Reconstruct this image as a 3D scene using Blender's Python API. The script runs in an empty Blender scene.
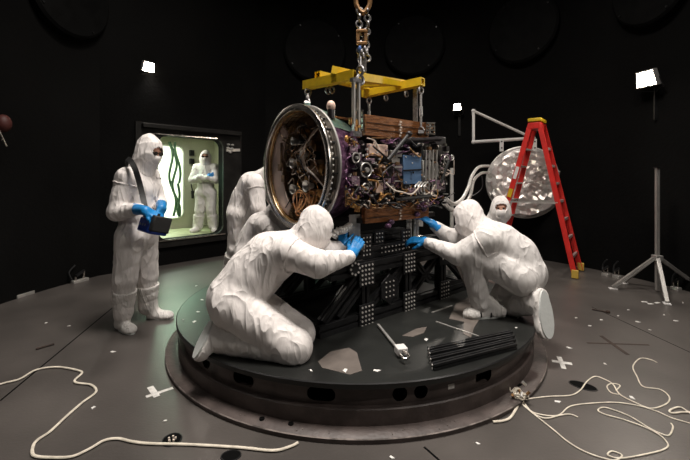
import bpy, math, random
import numpy as np
from mathutils import Vector, Matrix
random.seed(7)
rng = np.random.default_rng(7)
SC = bpy.context.scene
COL = SC.collection
PI = math.pi

# ------------------------------------------------------------------ camera model
FPX, HOR, CAMH = 380.0, 178.0, 1.46
ZT = 0.291                                   # height of the platform top
PC = (0.089, 3.775)                          # platform centre
CC = (0.25, 4.05)                            # chamber centre
CR = 4.25                                    # chamber radius

def V(*a): return np.array(a, float)
def P(px, py, d):                            # a point seen at px,py that stands d metres away
    return V((px-345)/FPX*d, d, CAMH-(py-HOR)/FPX*d)
def onz(px, py, z=0.0):
    d = FPX*(CAMH-z)/(py-HOR)
    return V((px-345)/FPX*d, d, z)
def fl(px, py): return onz(px, py, 0.0)
def pt(px, py): return onz(px, py, ZT)
def wallhit(px, R):
    k = (px-345)/FPX
    a = 1+k*k; b = -2*(k*CC[0]+CC[1]); c = CC[0]**2+CC[1]**2-R*R
    d = (-b+math.sqrt(b*b-4*a*c))/(2*a)
    return d
def unit(v):
    v = np.asarray(v, float); return v/max(np.linalg.norm(v), 1e-9)

# ------------------------------------------------------------------ materials
MATS = {}
def mat(name, col, rough=.5, metal=0., bump=0., bscale=40., var=0., vscale=6., emit=None, estr=0., spec=.5, col2=None, trans=0., coat=0., stretch=None):
    m = bpy.data.materials.new(name); m.use_nodes = True
    nt = m.node_tree; b = nt.nodes['Principled BSDF']
    b.inputs['Base Color'].default_value = (*col, 1)
    b.inputs['Roughness'].default_value = rough
    b.inputs['Metallic'].default_value = metal
    b.inputs['Specular IOR Level'].default_value = spec
    b.inputs['Transmission Weight'].default_value = trans
    b.inputs['Coat Weight'].default_value = coat
    if emit:
        b.inputs['Emission Color'].default_value = (*emit, 1); b.inputs['Emission Strength'].default_value = estr
    tc = nt.nodes.new('ShaderNodeTexCoord')
    src = tc.outputs['Object']
    if stretch:
        mp = nt.nodes.new('ShaderNodeMapping'); mp.inputs['Scale'].default_value = stretch
        nt.links.new(src, mp.inputs['Vector']); src = mp.outputs['Vector']
    if var or col2:
        n = nt.nodes.new('ShaderNodeTexNoise'); n.inputs['Scale'].default_value = vscale; n.inputs['Detail'].default_value = 5
        nt.links.new(src, n.inputs['Vector'])
        r = nt.nodes.new('ShaderNodeValToRGB')
        c2 = col2 if col2 else tuple(min(1, c*(1+var)) for c in col)
        c1 = col if col2 else tuple(c*(1-var) for c in col)
        r.color_ramp.elements[0].position = .38; r.color_ramp.elements[1].position = .62
        r.color_ramp.elements[0].color = (*c1, 1); r.color_ramp.elements[1].color = (*c2, 1)
        nt.links.new(n.outputs['Fac'], r.inputs['Fac']); nt.links.new(r.outputs['Color'], b.inputs['Base Color'])
    if bump:
        n = nt.nodes.new('ShaderNodeTexNoise'); n.inputs['Scale'].default_value = bscale; n.inputs['Detail'].default_value = 4
        nt.links.new(src, n.inputs['Vector'])
        bp = nt.nodes.new('ShaderNodeBump'); bp.inputs['Strength'].default_value = bump; bp.inputs['Distance'].default_value = .02
        nt.links.new(n.outputs['Fac'], bp.inputs['Height']); nt.links.new(bp.outputs['Normal'], b.inputs['Normal'])
    MATS[name] = m
    return m
M_floor = mat('floor_black_panel', (.080, .071, .065), .38, var=.22, vscale=1.1, bump=.06, bscale=60, spec=.4)
M_wall = mat('chamber_black_paint', (.0045, .0044, .0043), .8, var=.3, vscale=.5, bump=.2, bscale=25, spec=.06)
M_disc = mat('port_black_paint', (.0045, .0045, .0045), .7, spec=.06, var=.2)
def cloth(name, col, rough, sc=5., st=.44):
    m = mat(name, col, rough, spec=.2); nt = m.node_tree; b = nt.nodes['Principled BSDF']
    tc = nt.nodes.new('ShaderNodeTexCoord'); prev = None
    def mth(op, x, v=None, clamp=False):
        q = nt.nodes.new('ShaderNodeMath'); q.operation = op; q.use_clamp = clamp; nt.links.new(x, q.inputs[0])
        if v is not None: q.inputs[1].default_value = v
        return q.outputs[0]
    for i, (s, k, rot, kk) in enumerate(((sc, st, (.5, .3, .2), 7), (sc*1.25, st, (1.3, .9, .4), 7), (sc*2.4, st*.7, (.2, 1.4, 1.1), 5), (sc*4.5, st*.35, (1.0, .2, 2.0), 3.5))):
        mp = nt.nodes.new('ShaderNodeMapping'); mp.inputs['Rotation'].default_value = rot; mp.inputs['Scale'].default_value = (1.2, 1.2, .42)
        n = nt.nodes.new('ShaderNodeTexNoise'); n.inputs['Scale'].default_value = s; n.inputs['Detail'].default_value = 1; n.inputs['Distortion'].default_value = .5
        nt.links.new(tc.outputs['Object'], mp.inputs['Vector']); nt.links.new(mp.outputs['Vector'], n.inputs['Vector'])
        r = mth('ABSOLUTE', mth('SUBTRACT', n.outputs['Fac'], .5))
        r = mth('SUBTRACT', mth('MULTIPLY', r, kk), 1.); r = mth('MULTIPLY', r, -1., True); r = mth('POWER', r, 1.7)
        bp = nt.nodes.new('ShaderNodeBump'); bp.inputs['Strength'].default_value = k; bp.inputs['Distance'].default_value = .10/s
        nt.links.new(r, bp.inputs['Height'])
        if prev: nt.links.new(prev.outputs['Normal'], bp.inputs['Normal'])
        prev = bp
    nt.links.new(prev.outputs['Normal'], b.inputs['Normal'])
    return m
M_suit = cloth('coverall_white', (.80, .755, .73), .65)
M_suit2 = cloth('coverall_grey_white', (.70, .67, .65), .65)
M_hood = cloth('hood_white', (.80, .755, .73), .65, 7.)
M_boot = cloth('boot_white', (.74, .71, .68), .55, 9.)
M_sole = mat('boot_sole_grey', (.62, .64, .62), .5, bump=.1)
M_skin = mat('skin', (.50, .26, .18), .5, var=.12, vscale=20)
M_eye = mat('eye_dark', (.02, .015, .012), .2)
M_mask = mat('mask_white', (.72, .68, .66), .7, bump=.2, bscale=50)
M_glove = mat('nitrile_blue', (.012, .22, .56), .38, var=.1, bump=.15, bscale=60)
M_black = mat('black_strap', (.012, .012, .012), .6, bump=.1)
M_anod = mat('black_anodised', (.019, .019, .020), .36, metal=.3, var=.25, vscale=9)
M_anod2 = mat('black_plate', (.013, .013, .014), .5, metal=.2, var=.25, vscale=9)
M_bolt = mat('steel_bolt', (.85, .81, .77), .4, metal=.5)
M_steel = mat('polished_steel', (.66, .62, .57), .25, metal=1., var=.2, vscale=14)
M_alu = mat('aluminium', (.62, .60, .57), .42, metal=.75, var=.1)
M_white = mat('white_paint', (.72, .70, .68), .5, var=.05)
M_yellow = mat('yellow_paint', (.66, .43, .012), .45, var=.12, vscale=9)
M_red = mat('red_fibreglass', (.62, .024, .018), .4, var=.1, vscale=8)
M_chain = mat('galvanised_chain', (.26, .25, .25), .4, metal=.9, var=.3, vscale=60)
M_bronze = mat('bronze_hook', (.22, .12, .05), .45, metal=.6, var=.3, vscale=30)
M_plat = mat('platform_dark_plate', (.013, .0137, .0127), .38, var=.35, vscale=2.2, bump=.04, bscale=30, spec=.5)
M_rust = mat('brown_black_steel', (.056, .042, .038), .5, col2=(.095, .073, .066), vscale=7, bump=.15, bscale=35)
M_cable = mat('cream_cable', (.66, .60, .50), .5, var=.15, vscale=20)
M_tape = mat('white_tape', (.62, .60, .57), .6, var=.15, vscale=30)
M_paper = mat('paper_white', (.75, .73, .70), .6)
M_btape = mat('brown_tape', (.035, .02, .014), .6, var=.3)
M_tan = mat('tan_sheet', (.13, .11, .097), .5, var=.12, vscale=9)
M_hole = mat('void_black', (.002, .002, .002), .9, spec=.1)
M_green = mat('airlock_green_paint', (.52, .52, .40), .5, var=.08, vscale=3)
M_greenf = mat('airlock_floor', (.34, .38, .22), .35, var=.2, vscale=4)
M_room = mat('room_white', (.85, .88, .80), .6)
M_frame = mat('door_plate_black', (.012, .011, .010), .6, var=.3, spec=.2, vscale=6, bump=.1)
M_lamp = mat('lamp_glow', (1, .95, .85), .4, emit=(1, .86, .68), estr=90)
M_lampb = mat('lamp_body', (.55, .54, .52), .4, metal=.6)
# spacecraft
M_gold = mat('gold_film', (.50, .37, .20), .34, metal=.55, col2=(.66, .52, .33), vscale=7, bump=.4, bscale=12)
M_goldd = mat('amber_film', (.30, .13, .04), .35, metal=.6, col2=(.62, .36, .12), vscale=28, bump=.6, bscale=30)
M_brown = mat('copper_brown_panel', (.14, .052, .016), .36, metal=.35, col2=(.30, .115, .035), vscale=4, bump=.3, bscale=9, stretch=(3, 3, 26))
M_cream = mat('cream_panel', (.72, .52, .42), .5, var=.08)
M_pink = mat('blush_panel', (.76, .58, .50), .4, metal=.1, var=.15)
M_blue = mat('slate_blue_box', (.085, .16, .29), .45, var=.1)
M_teal = mat('teal_blanket', (.16, .29, .25), .28, metal=.7, col2=(.32, .45, .38), vscale=9, bump=.7, bscale=18)
M_purple = mat('violet_film', (.07, .035, .07), .3, metal=.6, col2=(.26, .13, .23), vscale=16, bump=.8, bscale=25)
M_dark = mat('dark_equipment', (.018, .015, .016), .4, metal=.3, var=.4, vscale=12)
M_darkbr = mat('dark_bulkhead', (.12, .07, .045), .4, metal=.4, col2=(.38, .24, .14), vscale=14, bump=.5, bscale=22)
M_orange = mat('orange_harness', (.78, .42, .20), .5, var=.2, vscale=30)
M_wire = mat('pale_harness', (.68, .58, .50), .45, var=.2, vscale=30)
M_foil = mat('silver_foil', (.90, .85, .82), .26, metal=.62, bump=.25, bscale=30)
M_hose = mat('grey_hose', (.62, .60, .57), .45, metal=.3, var=.2, vscale=40)
M_devb = mat('device_blue', (.012, .05, .34), .35)
M_dgreen = mat('green_hose', (.05, .12, .06), .5)

# ------------------------------------------------------------------ mesh builder
class MB:
    def __init__(s): s.v = []; s.f = []; s.sm = []; s.mi = []; s.n = 0; s.cur = 0
    def add(s, v, f, smooth=False):
        v = np.asarray(v, float); s.v.append(v)
        for q in f: s.f.append(tuple(i+s.n for i in q)); s.sm.append(smooth); s.mi.append(s.cur)
        s.n += len(v); return s
    def box(s, c, size, fr=None):
        fr = np.eye(3) if fr is None else np.asarray(fr, float)          # rows = axes
        h = np.array(size)/2
        v = [np.asarray(c)+(np.array([x, y, z])*h)@fr for x in (-1, 1) for y in (-1, 1) for z in (-1, 1)]
        return s.add(v, [(0, 1, 3, 2), (4, 6, 7, 5), (0, 4, 5, 1), (2, 3, 7, 6), (0, 2, 6, 4), (1, 5, 7, 3)])
    def bar(s, a, b, w, h, up=(0, 0, 1)):
        a = np.asarray(a, float); b = np.asarray(b, float)
        x = unit(b-a); y = np.cross(up, x)
        if np.linalg.norm(y) < 1e-4: y = np.cross((0, 1, 0), x)
        y = unit(y); z = np.cross(x, y)
        return s.box((a+b)/2, (np.linalg.norm(b-a), w, h), [x, y, z])
    def extr(s, a, b, w, up=(0, 0, 1), g=.22, dp=.18):                   # T-slot extrusion with grooves
        a = np.asarray(a, float); b = np.asarray(b, float)
        x = unit(b-a); y = np.cross(up, x)
        if np.linalg.norm(y) < 1e-4: y = np.cross((0, 1, 0), x)
        y = unit(y); z = np.cross(x, y)
        k = g; e = dp
        q = [(-1, -1), (-k, -1), (-k, -1+e*2), (k, -1+e*2), (k, -1), (1, -1), (1, -k), (1-e*2, -k), (1-e*2, k), (1, k), (1, 1), (k, 1), (k, 1-e*2), (-k, 1-e*2), (-k, 1), (-1, 1), (-1, k), (-1+e*2, k), (-1+e*2, -k), (-1, -k)]
        n = len(q)
        v = [p+y*u*w/2+z*t*w/2 for p in (a, b) for u, t in q]
        f = [(i, (i+1) % n, (i+1) % n+n, i+n) for i in range(n)]+[tuple(range(n))[::-1], tuple(range(n, 2*n))]
        return s.add(v, f)
    def tube(s, pts, r, seg=8, closed=False, caps=True, flat=1.0):
        pts = [np.asarray(p, float) for p in pts]; n = len(pts)
        rs = [r]*n if np.isscalar(r) else r
        v = []; up = None
        for i, p in enumerate(pts):
            if closed: t = unit(pts[(i+1) % n]-pts[i-1])
            else: t = unit(pts[min(i+1, n-1)]-pts[max(i-1, 0)])
            if up is None:
                up = np.array([0, 0, 1.]) if abs(t[2]) < .9 else np.array([1., 0, 0])
            up = unit(up-t*np.dot(up, t)); sd = np.cross(t, up)
            for k in range(seg):
                a = 2*PI*k/seg
                v.append(p+rs[i]*(math.cos(a)*sd+math.sin(a)*up*flat))
        f = []
        for i in range(n if closed else n-1):
            j = (i+1) % n
            for k in range(seg):
                l = (k+1) % seg
                f.append((i*seg+k, i*seg+l, j*seg+l, j*seg+k))
        if not closed and caps: f += [tuple(range(seg))[::-1], tuple((n-1)*seg+k for k in range(seg))]
        return s.add(v, f, True)
    def lathe(s, prof, o, ax, seg=48, closed=False, a0=0., a1=2*PI, ref=None, smooth=True):
        ax = unit(ax); ref = np.array(ref if ref is not None else ((0, 0, 1) if abs(ax[2]) < .9 else (1, 0, 0)), float)
        x = unit(ref-ax*np.dot(ref, ax)); y = np.cross(ax, x); o = np.asarray(o, float)
        full = abs(a1-a0-2*PI) < 1e-6; na = seg if full else seg+1; n = len(prof); v = []
        for i in range(na):
            a = a0+(a1-a0)*i/seg; d = x*math.cos(a)+y*math.sin(a)
            for r, h in prof: v.append(o+d*r+ax*h)
        f = []
        for i in range(seg):
            j = (i+1) % na
            for k in range(n if closed else n-1):
                l = (k+1) % n
                f.append((i*n+k, j*n+k, j*n+l, i*n+l))
        return s.add(v, f, smooth)
    def cyl(s, a, b, r, seg=16, r2=None):
        a = np.asarray(a, float); b = np.asarray(b, float); L = np.linalg.norm(b-a); r2 = r if r2 is None else r2
        return s.lathe([(0.0001, 0), (r, 0), (r2, L), (0.0001, L)], a, b-a, seg)
    def prism(s, poly, o, x, y, z, th):
        o, x, y, z = (np.asarray(q, float) for q in (o, x, y, z)); n = len(poly)
        v = [o+x*p+y*q+z*t for t in (0, th) for p, q in poly]
        return s.add(v, [(i, (i+1) % n, (i+1) % n+n, i+n) for i in range(n)]+[tuple(range(n))[::-1], tuple(range(n, 2*n))])
    def sph(s, c, r, seg=14, fr=None):
        r = np.array([r]*3 if np.isscalar(r) else r, float); fr = np.eye(3) if fr is None else np.asarray(fr)
        v = []; n = seg//2
        for i in range(n+1):
            t = PI*i/n
            for k in range(seg):
                a = 2*PI*k/seg
                v.append(np.asarray(c)+(np.array([math.sin(t)*math.cos(a), math.sin(t)*math.sin(a), math.cos(t)])*r)@fr)
        f = [(i*seg+k, (i+1)*seg+k, (i+1)*seg+(k+1) % seg, i*seg+(k+1) % seg) for i in range(n) for k in range(seg)]
        return s.add(v, f, True)
    def torus(s, c, ax, R, r, seg=20, ts=8):
        pr = [(R+r*math.cos(2*PI*k/ts), r*math.sin(2*PI*k/ts)) for k in range(ts)]
        return s.lathe(pr, c, ax, seg, closed=True)
    def build(s, name, m, parent=None, at=None, bevel=0., sharp=35):
        ms = m if isinstance(m, (list, tuple)) else [m]
        v = np.concatenate(s.v) if s.v else np.zeros((0, 3))
        org = np.array(at, float) if at is not None else (worldof(parent) if parent else np.zeros(3))
        me = bpy.data.meshes.new(name)
        me.from_pydata([tuple(q) for q in v-org], [], s.f)
        me.polygons.foreach_set('use_smooth', s.sm); me.polygons.foreach_set('material_index', s.mi)
        for q in ms: me.materials.append(q)
        me.validate(); me.update()
        import bmesh as _b
        bm = _b.new(); bm.from_mesh(me); _b.ops.remove_doubles(bm, verts=bm.verts, dist=1e-6); _b.ops.recalc_face_normals(bm, faces=bm.faces); bm.to_mesh(me); bm.free()
        try: me.set_sharp_from_angle(angle=math.radians(sharp))
        except Exception: pass
        o = bpy.data.objects.new(name, me); COL.objects.link(o)
        if parent:
            o.parent = parent; o.location = tuple(org-worldof(parent))
        else: o.location = tuple(org)
        WORLD[o.name] = org
        if bevel:
            b = o.modifiers.new('bevel', 'BEVEL'); b.width = bevel; b.segments = 2; b.limit_method = 'ANGLE'
        return o
WORLD = {}
def worldof(o): return np.array(WORLD[o.name])
def tag(o, label, cat, group=None):
    o['label'] = label; o['category'] = cat
    if group: o['group'] = group
    return o
def struct(o): o['kind'] = 'structure'; return o
def empty(name, loc, label, cat, group=None):
    o = bpy.data.objects.new(name, None); COL.objects.link(o); o.location = tuple(loc); o.empty_display_size = .1
    WORLD[o.name] = np.array(loc, float)
    return tag(o, label, cat, group)
def smooth_path(pts, n=6, closed=False):                                 # Catmull-Rom
    pts = [np.asarray(p, float) for p in pts]; out = []; N = len(pts)
    for i in range(N if closed else N-1):
        p0 = pts[i-1] if (i > 0 or closed) else pts[0]; p1 = pts[i]; p2 = pts[(i+1) % N]
        p3 = pts[(i+2) % N] if (closed or i+2 < N) else pts[-1]
        for k in range(n):
            t = k/n
            out.append(.5*((2*p1)+(-p0+p2)*t+(2*p0-5*p1+4*p2-p3)*t*t+(-p0+3*p1-3*p2+p3)*t**3))
    if not closed: out.append(pts[-1])
    return out

# ------------------------------------------------------------------ signed-distance figures
def surface_nets(fun, lo, hi, h):
    lo = np.asarray(lo, float)-2*h; n = np.ceil((np.asarray(hi, float)+2*h-lo)/h).astype(int)+1
    gx, gy, gz = (lo[i]+h*np.arange(n[i]) for i in range(3))
    X, Y, Z = np.meshgrid(gx, gy, gz, indexing='ij')
    F = fun(np.stack([X, Y, Z], -1).reshape(-1, 3).astype(np.float32)).reshape(n)
    S = F < 0
    c = n-1
    acc = np.zeros((*c, 3)); cnt = np.zeros(c)
    I, J, K = np.meshgrid(*(np.arange(q) for q in c), indexing='ij')
    base = np.stack([I, J, K], -1).astype(float)
    corners = [(i, j, k) for i in (0, 1) for j in (0, 1) for k in (0, 1)]
    def sub(A, q): return A[q[0]:q[0]+c[0], q[1]:q[1]+c[1], q[2]:q[2]+c[2]]
    for a in corners:
        for ax in range(3):
            if a[ax]: continue
            b = list(a); b[ax] = 1
            fa, fb = sub(F, a), sub(F, b); m = (fa < 0) != (fb < 0)
            t = np.where(m, fa/np.where(np.abs(fa-fb) < 1e-9, 1, fa-fb), 0)
            p = np.zeros((*c, 3)); p[...] = a; p[..., ax] += t
            acc += p*m[..., None]; cnt += m
    act = cnt > 0
    idx = -np.ones(c, int); idx[act] = np.arange(act.sum())
    vs = lo+h*(base[act]+acc[act]/cnt[act][:, None])
    fs = []
    for ax in range(3):
        b1, b2 = [(1, 2), (2, 0), (0, 1)][ax]
        sl0 = [slice(1, c[i]) for i in range(3)]; sl0[ax] = slice(0, c[ax])
        A = S[tuple(sl0)]; sl1 = list(sl0); sl1[ax] = slice(1, c[ax]+1); B = S[tuple(sl1)]
        m = A != B
        q = np.argwhere(m); off = np.array([1, 1, 1]); off[ax] = 0; q = q+off
        e1 = np.zeros(3, int); e1[b1] = 1; e2 = np.zeros(3, int); e2[b2] = 1
        g = lambda r: idx[r[:, 0], r[:, 1], r[:, 2]]
        quad = np.stack([g(q-e1-e2), g(q-e2), g(q), g(q-e1)], 1)
        fl_ = ~A[m]
        quad[fl_] = quad[fl_][:, ::-1]
        fs.append(quad)
    fs = np.concatenate(fs); fs = fs[(fs >= 0).all(1)]
    return vs, fs
def smin(a, b, k):
    if a is None: return b
    h = np.clip(.5+.5*(b-a)/k, 0, 1)
    return b+(a-b)*h-k*h*(1-h)
def cone(p, a, b, ra, rb, fold=0., lam=.07, seed=0.):
    a = np.asarray(a, np.float32); b = np.asarray(b, np.float32); ab = b-a; L2 = float(ab@ab)
    q = p-a; t = np.clip((q@ab)/max(L2, 1e-9), 0, 1)
    w = q-t[:, None]*ab; d = np.sqrt((w*w).sum(1))
    r = ra+(rb-ra)*t
    if fold:
        L = math.sqrt(L2); x = ab/max(L, 1e-6)
        u = np.cross(x, [0.3, .5, .81]); u = unit(u); v = np.cross(x, u)
        s1 = q@u.astype(np.float32); s2 = q@v.astype(np.float32)
        s0 = t*L
        wv = .9*np.sin(9*s1+2.3*seed+6*s0)+.8*np.sin(8*s2+1.7*seed-5*s0)
        c1 = 1-np.abs(np.sin(PI*(s0*.8+s1*.45)/lam+wv+seed))
        c2 = 1-np.abs(np.sin(PI*(s0*.35-s2*.7)/(lam*1.5)+1.3*wv+2*seed))
        r = r-fold*e*(.75*c1**2.2+.6*c2**2.5-.35)
    return d-r
def ell(p, c, r, fr=None):
    q = p-np.asarray(c, np.float32)
    if fr is not None: q = q@np.asarray(fr, np.float32).T
    r = np.asarray(r, np.float32)
    k0 = np.sqrt(((q/r)**2).sum(1)); k1 = np.sqrt(((q/r**2)**2).sum(1))
    return k0*(k0-1)/np.maximum(k1, 1e-6)
def sdf_mb(fun, pts, pad, h):
    pts = np.array(pts); mb = MB()
    v, f = surface_nets(fun, pts.min(0)-pad, pts.max(0)+pad, h)
    mb.add(v, [tuple(q) for q in f], True)
    return mb

def hand_mb(wrist, fdir, pnorm, thumb, curl=.6, spread=.5, cuff=None, h=.0055, sc=1.0, tcurl=.5):
    """fdir: fingers; pnorm: out of the back of the hand; thumb: +1/-1 side."""
    x = unit(fdir); z = unit(np.asarray(pnorm)-x*np.dot(pnorm, x)); y = np.cross(z, x)*thumb
    W = np.asarray(wrist, float)
    L = lambda a, b, c: W+sc*(x*a+y*b+z*c)
    prims = []
    ks = [(.032, .040, .026, .020), (.011, .045, .029, .021), (-.011, .042, .026, .020), (-.031, .033, .021, .018)]   # y, phalanges
    for y0, a, b, c in ks:
        k0 = L(.02, y0*.6, 0); k1 = L(.098-abs(y0)*.12, y0, 0)
        prims.append((k0, k1, .017*sc, .0125*sc))
        ang = 0.; p = k1; yd = y0*spread*.35
        for j, l in enumerate((a, b, c)):
            ang += curl*(.7, 1., .7)[j]
            q = p+sc*l*unit(x*math.cos(ang)-z*math.sin(ang)+y*yd*10*.1)
            prims.append((p, q, (.0105, .0098, .009)[j]*sc, (.0098, .009, .0078)[j]*sc)); p = q
    t0 = L(.025, .025, -.006); t1 = L(.055, .05, -.018); 
    t2 = t1+sc*.034*unit(x*(.9-tcurl*.3)+y*(.35-tcurl*.4)-z*(.3+tcurl*.5)); t3 = t2+sc*.027*unit(x*(.9-tcurl*.2)+y*(.1-tcurl*.4)-z*(.35+tcurl*.6))
    th = [(t0, t1, .016*sc, .0125*sc), (t1, t2, .0125*sc, .0105*sc), (t2, t3, .0105*sc, .0085*sc)]
    cf = [(W, np.asarray(cuff), .034*sc, .046*sc)] if cuff is not None else []
    allp = [q for pr in prims+th+cf for q in pr[:2]]
    def fun(p):
        d = None
        for i, (a, b, ra, rb) in enumerate(prims):
            e = cone(p, a, b, ra, rb)
            d = e if d is None else smin(d, e, .010*sc if i % 4 == 0 else .004*sc)
        t = None
        for a, b, ra, rb in th: t = smin(t, cone(p, a, b, ra, rb), .008*sc)
        d = smin(d, t, .010*sc)
        for a, b, ra, rb in cf: d = smin(d, cone(p, a, b, ra, rb, .003, .03, 1.), .03*sc)
        return d
    return sdf_mb(fun, allp, .055*sc, h)

def rest(p, d):                                                         # bodies rest on the platform, never in it
    pd = np.maximum(np.hypot(p[:, 0]-PC[0], p[:, 1]-PC[1])-1.618, p[:, 2]-ZT-.001)
    return np.maximum(d, -pd)
def boot_mb(heel, toe, ankle, up, w=.05, h=.008, knee=None, sd=0., k=1.0):
    """a foot cover: heel and toe points lie on the sole"""
    heel, toe, ankle = (np.asarray(q, float) for q in (heel, toe, ankle)); up = unit(up)
    x = unit(toe-heel); up = unit(up-x*np.dot(up, x)); y = np.cross(up, x); L = np.linalg.norm(toe-heel)
    kt = None if knee is None else ankle+(np.asarray(knee)-ankle)*.66
    def fun(p):
        a = heel+x*.05+up*.045; b = toe-x*.055+up*.03
        d = cone(p, a, b, .052*k, .05*k)
        d = smin(d, ell(p, toe-x*.08+up*.03, (.085, .056*k, .04*k), [x, y, up]), .03)
        d = smin(d, cone(p, heel+x*.07+up*.06, ankle, .062, .074, .004, .06, heel[0]*9), .04)
        if knee is not None:
            d = smin(d, cone(p, ankle, kt, .084, .108, .007, .06, sd), .03)
            d = np.maximum(d, (p-kt.astype(np.float32))@unit(kt-ankle).astype(np.float32)-.004)
        q = (p-heel.astype(np.float32))@up.astype(np.float32)
        return rest(p, np.maximum(d, .012-q))                                         # flat sole
    m = sdf_mb(fun, [heel, toe, ankle]+([kt] if knee is not None else []), .12, h)
    s = MB(); n = 28; poly = []; k_ = k
    for j in range(n):
        a = 2*PI*j/n; cx = .5+.5*math.cos(a)
        poly.append((L*(cx*1.04-.02), k_*(.042+.017*cx)*math.sin(a)))
    s.prism(poly, heel+up*.0005, x, y, up, .017)
    return m, s

def person(name, J, face, up, label, face_parts=True, h=.013, suit=M_suit, girth=1.0, hoodk=1.0, glasses=False, seed=1., gloves=(None, None), boots=(None, None), mask=True, fold=.007, head_r=1.0, zipper=False, tall_boots=True):
    """J: joints in world space. One continuous body; hood, mask, gloves and foot covers are its clothing."""
    at = (J['pel'][0], J['pel'][1], min(J['ankL'][2], J['ankR'][2])-.08)
    hd = np.asarray(J['head'], float); f = unit(face); u = unit(np.asarray(up)-f*np.dot(up, f)); r = np.cross(f, u)
    g = girth
    sm = J.pop('mid', None)
    if sm is None: sm = (J['pel']+J['chest'])/2
    def fun(p):
        d = cone(p, J['hipL'], J['hipR'], .130*g, .130*g)
        d = smin(d, cone(p, J['pel'], sm, .160*g, .165*g, fold*.8, .16, seed), .06)
        d = smin(d, cone(p, sm, J['chest'], .165*g, .160*g, fold*.8, .16, seed+.4), .05)
        d = smin(d, cone(p, J['shL'], J['shR'], .098*g, .098*g), .09)
        nk = (J['shL']+J['shR'])/2
        d = smin(d, cone(p, J['chest'], nk, .150*g, .105*g), .06)
        d = smin(d, cone(p, nk, hd-u*.06-f*.03, .095, .08), .06)
        for S in 'LR':
            e = cone(p, J['hip'+S], J['kne'+S], .130*g, .104*g, fold, .13, seed+.7)
            e = smin(e, cone(p, J['kne'+S], J['ank'+S], .102*g, .080, fold, .09, seed+1.9), .025)
            d = smin(d, e, .018)
            e = cone(p, J['sh'+S], J['elb'+S], .100*g, .082*g, fold*.8, .09, seed+2.3)
            e = smin(e, cone(p, J['elb'+S], J['wri'+S], .082*g, .050, fold*.8, .07, seed+3.1), .02)
            d = smin(d, e, .020)
        return rest(p, d)
    body = sdf_mb(fun, [J[k] for k in J if k != 'head']+[hd], .24, h)
    # the head inside the hood: same mesh, finer, skin coloured
    fr = [r, f, u]; R = head_r
    def hfun(p):
        q = (p-hd.astype(np.float32))@np.array(fr, np.float32).T/R
        d = ell(q, (0, -.012, .02), (.074, .092, .10))
        d = smin(d, ell(q, (0, .02, -.045), (.058, .066, .072)), .03)
        d = smin(d, cone(q, (0, .082, .012), (0, .104, -.022), .009, .015), .012)     # nose
        d = smin(d, cone(q, (-.034, .074, .033), (.034, .074, .033), .010, .010), .014)   # brow
        for sx in (-1, 1):
            d = -smin(-d, ell(q, (sx*.031, .098, .012), (.016, .016, .011)), .012)        # eye sockets
            d = smin(d, ell(q, (sx*.074, -.012, -.005), (.010, .02, .03)), .008)           # ears
            d = smin(d, ell(q, (sx*.04, .06, -.02), (.022, .02, .018)), .02)
        d = smin(d, cone(q, (-.018, .088, -.052), (.018, .088, -.052), .006, .006), .008)  # lips
        d = smin(d, cone(q, (0, -.02, -.06), (0, -.03, -.15), .052, .055), .03)
        return d*R
    hm = sdf_mb(hfun, [hd-.12, hd+.12], .06, .008 if h < .015 else .01)
    body.cur = 1
    body.add(hm.v[0], hm.f, True)
    root = body.build(name, [suit, M_skin], at=at); tag(root, label, 'person')
    def snap(q, lift=.003):                                              # pull a point onto the suit's surface
        q = np.array(q, np.float32)
        for _ in range(12):
            E = np.array([q]+[q+.004*e for e in np.eye(3)], np.float32); dd = fun(E); gr = (dd[1:]-dd[0])/.004
            q = q-gr*(dd[0]-lift)/max(float(gr@gr), .3)*.8
        return q.astype(float)
    for S in 'LR':
        ax = unit(J['elb'+S]-J['sh'+S]); o = J['sh'+S]+ax*.06; a1 = unit(np.cross(ax, (.3, .2, .9))); a2 = np.cross(ax, a1)
        MB().tube([snap(o+.13*(a1*math.cos(t)+a2*math.sin(t))) for t in np.linspace(0, 2*PI, 33)[:-1]], .0045, 6, closed=True).build('sleeve_seam', M_hood, root)
    if zipper:
        ff = unit(np.cross(J['shR']-J['shL'], (0, 0, 1))); ff = ff*np.sign(np.dot(ff, f) or 1)
        q = [snap(J['chest']*(1-t)+J['pel']*t+ff*.2+(0, 0, .1*(1-t))) for t in np.linspace(0, 1.1, 12)]
        MB().tube(q, .011, 6, flat=.4).build('zip_flap', M_hood, root)
    def hoodf(p):
        q = (p-hd.astype(np.float32))@np.array(fr, np.float32).T/R
        d = ell(q, (0, -.022, .022), (.108, .126, .124))
        d = smin(d, ell(q, (0, -.075, .085), (.05, .06, .05)), .07)
        d = smin(d, ell(q, (0, .005, -.05), (.10, .10, .11)), .05)
        a = (J['shL']+J['shR'])/2
        an = ((a+J['chest']*.12-a*.12)-hd)@np.array(fr).T/R
        d = smin(d, cone(q, (0, -.02, -.06), an, .10, .135, .008, .08, seed), .07)
        # creases
        d = d-.004*(1-np.abs(np.sin(q[:, 2]*16+2.2*np.sin(q[:, 0]*14+seed)+1.8*np.sin(q[:, 1]*17+2*seed))))**3*1.6
        op = cone(q, (0, .14, .014), (0, .16, -.05), .070, .056)
        op = np.maximum(op, -(q[:, 1]-.045))
        d = -smin(-d, op, .012)
        inner = cone(q, (0, .03, .015), (0, .035, -.05), .082, .070)
        d = np.maximum(d, -inner)
        return d*R
    hb = sdf_mb(hoodf, [hd-.16, hd+.16, (J['shL']+J['shR'])/2], .1, .009 if h < .015 else .012)
    hood = hb.build('hood', M_hood, root)
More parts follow.
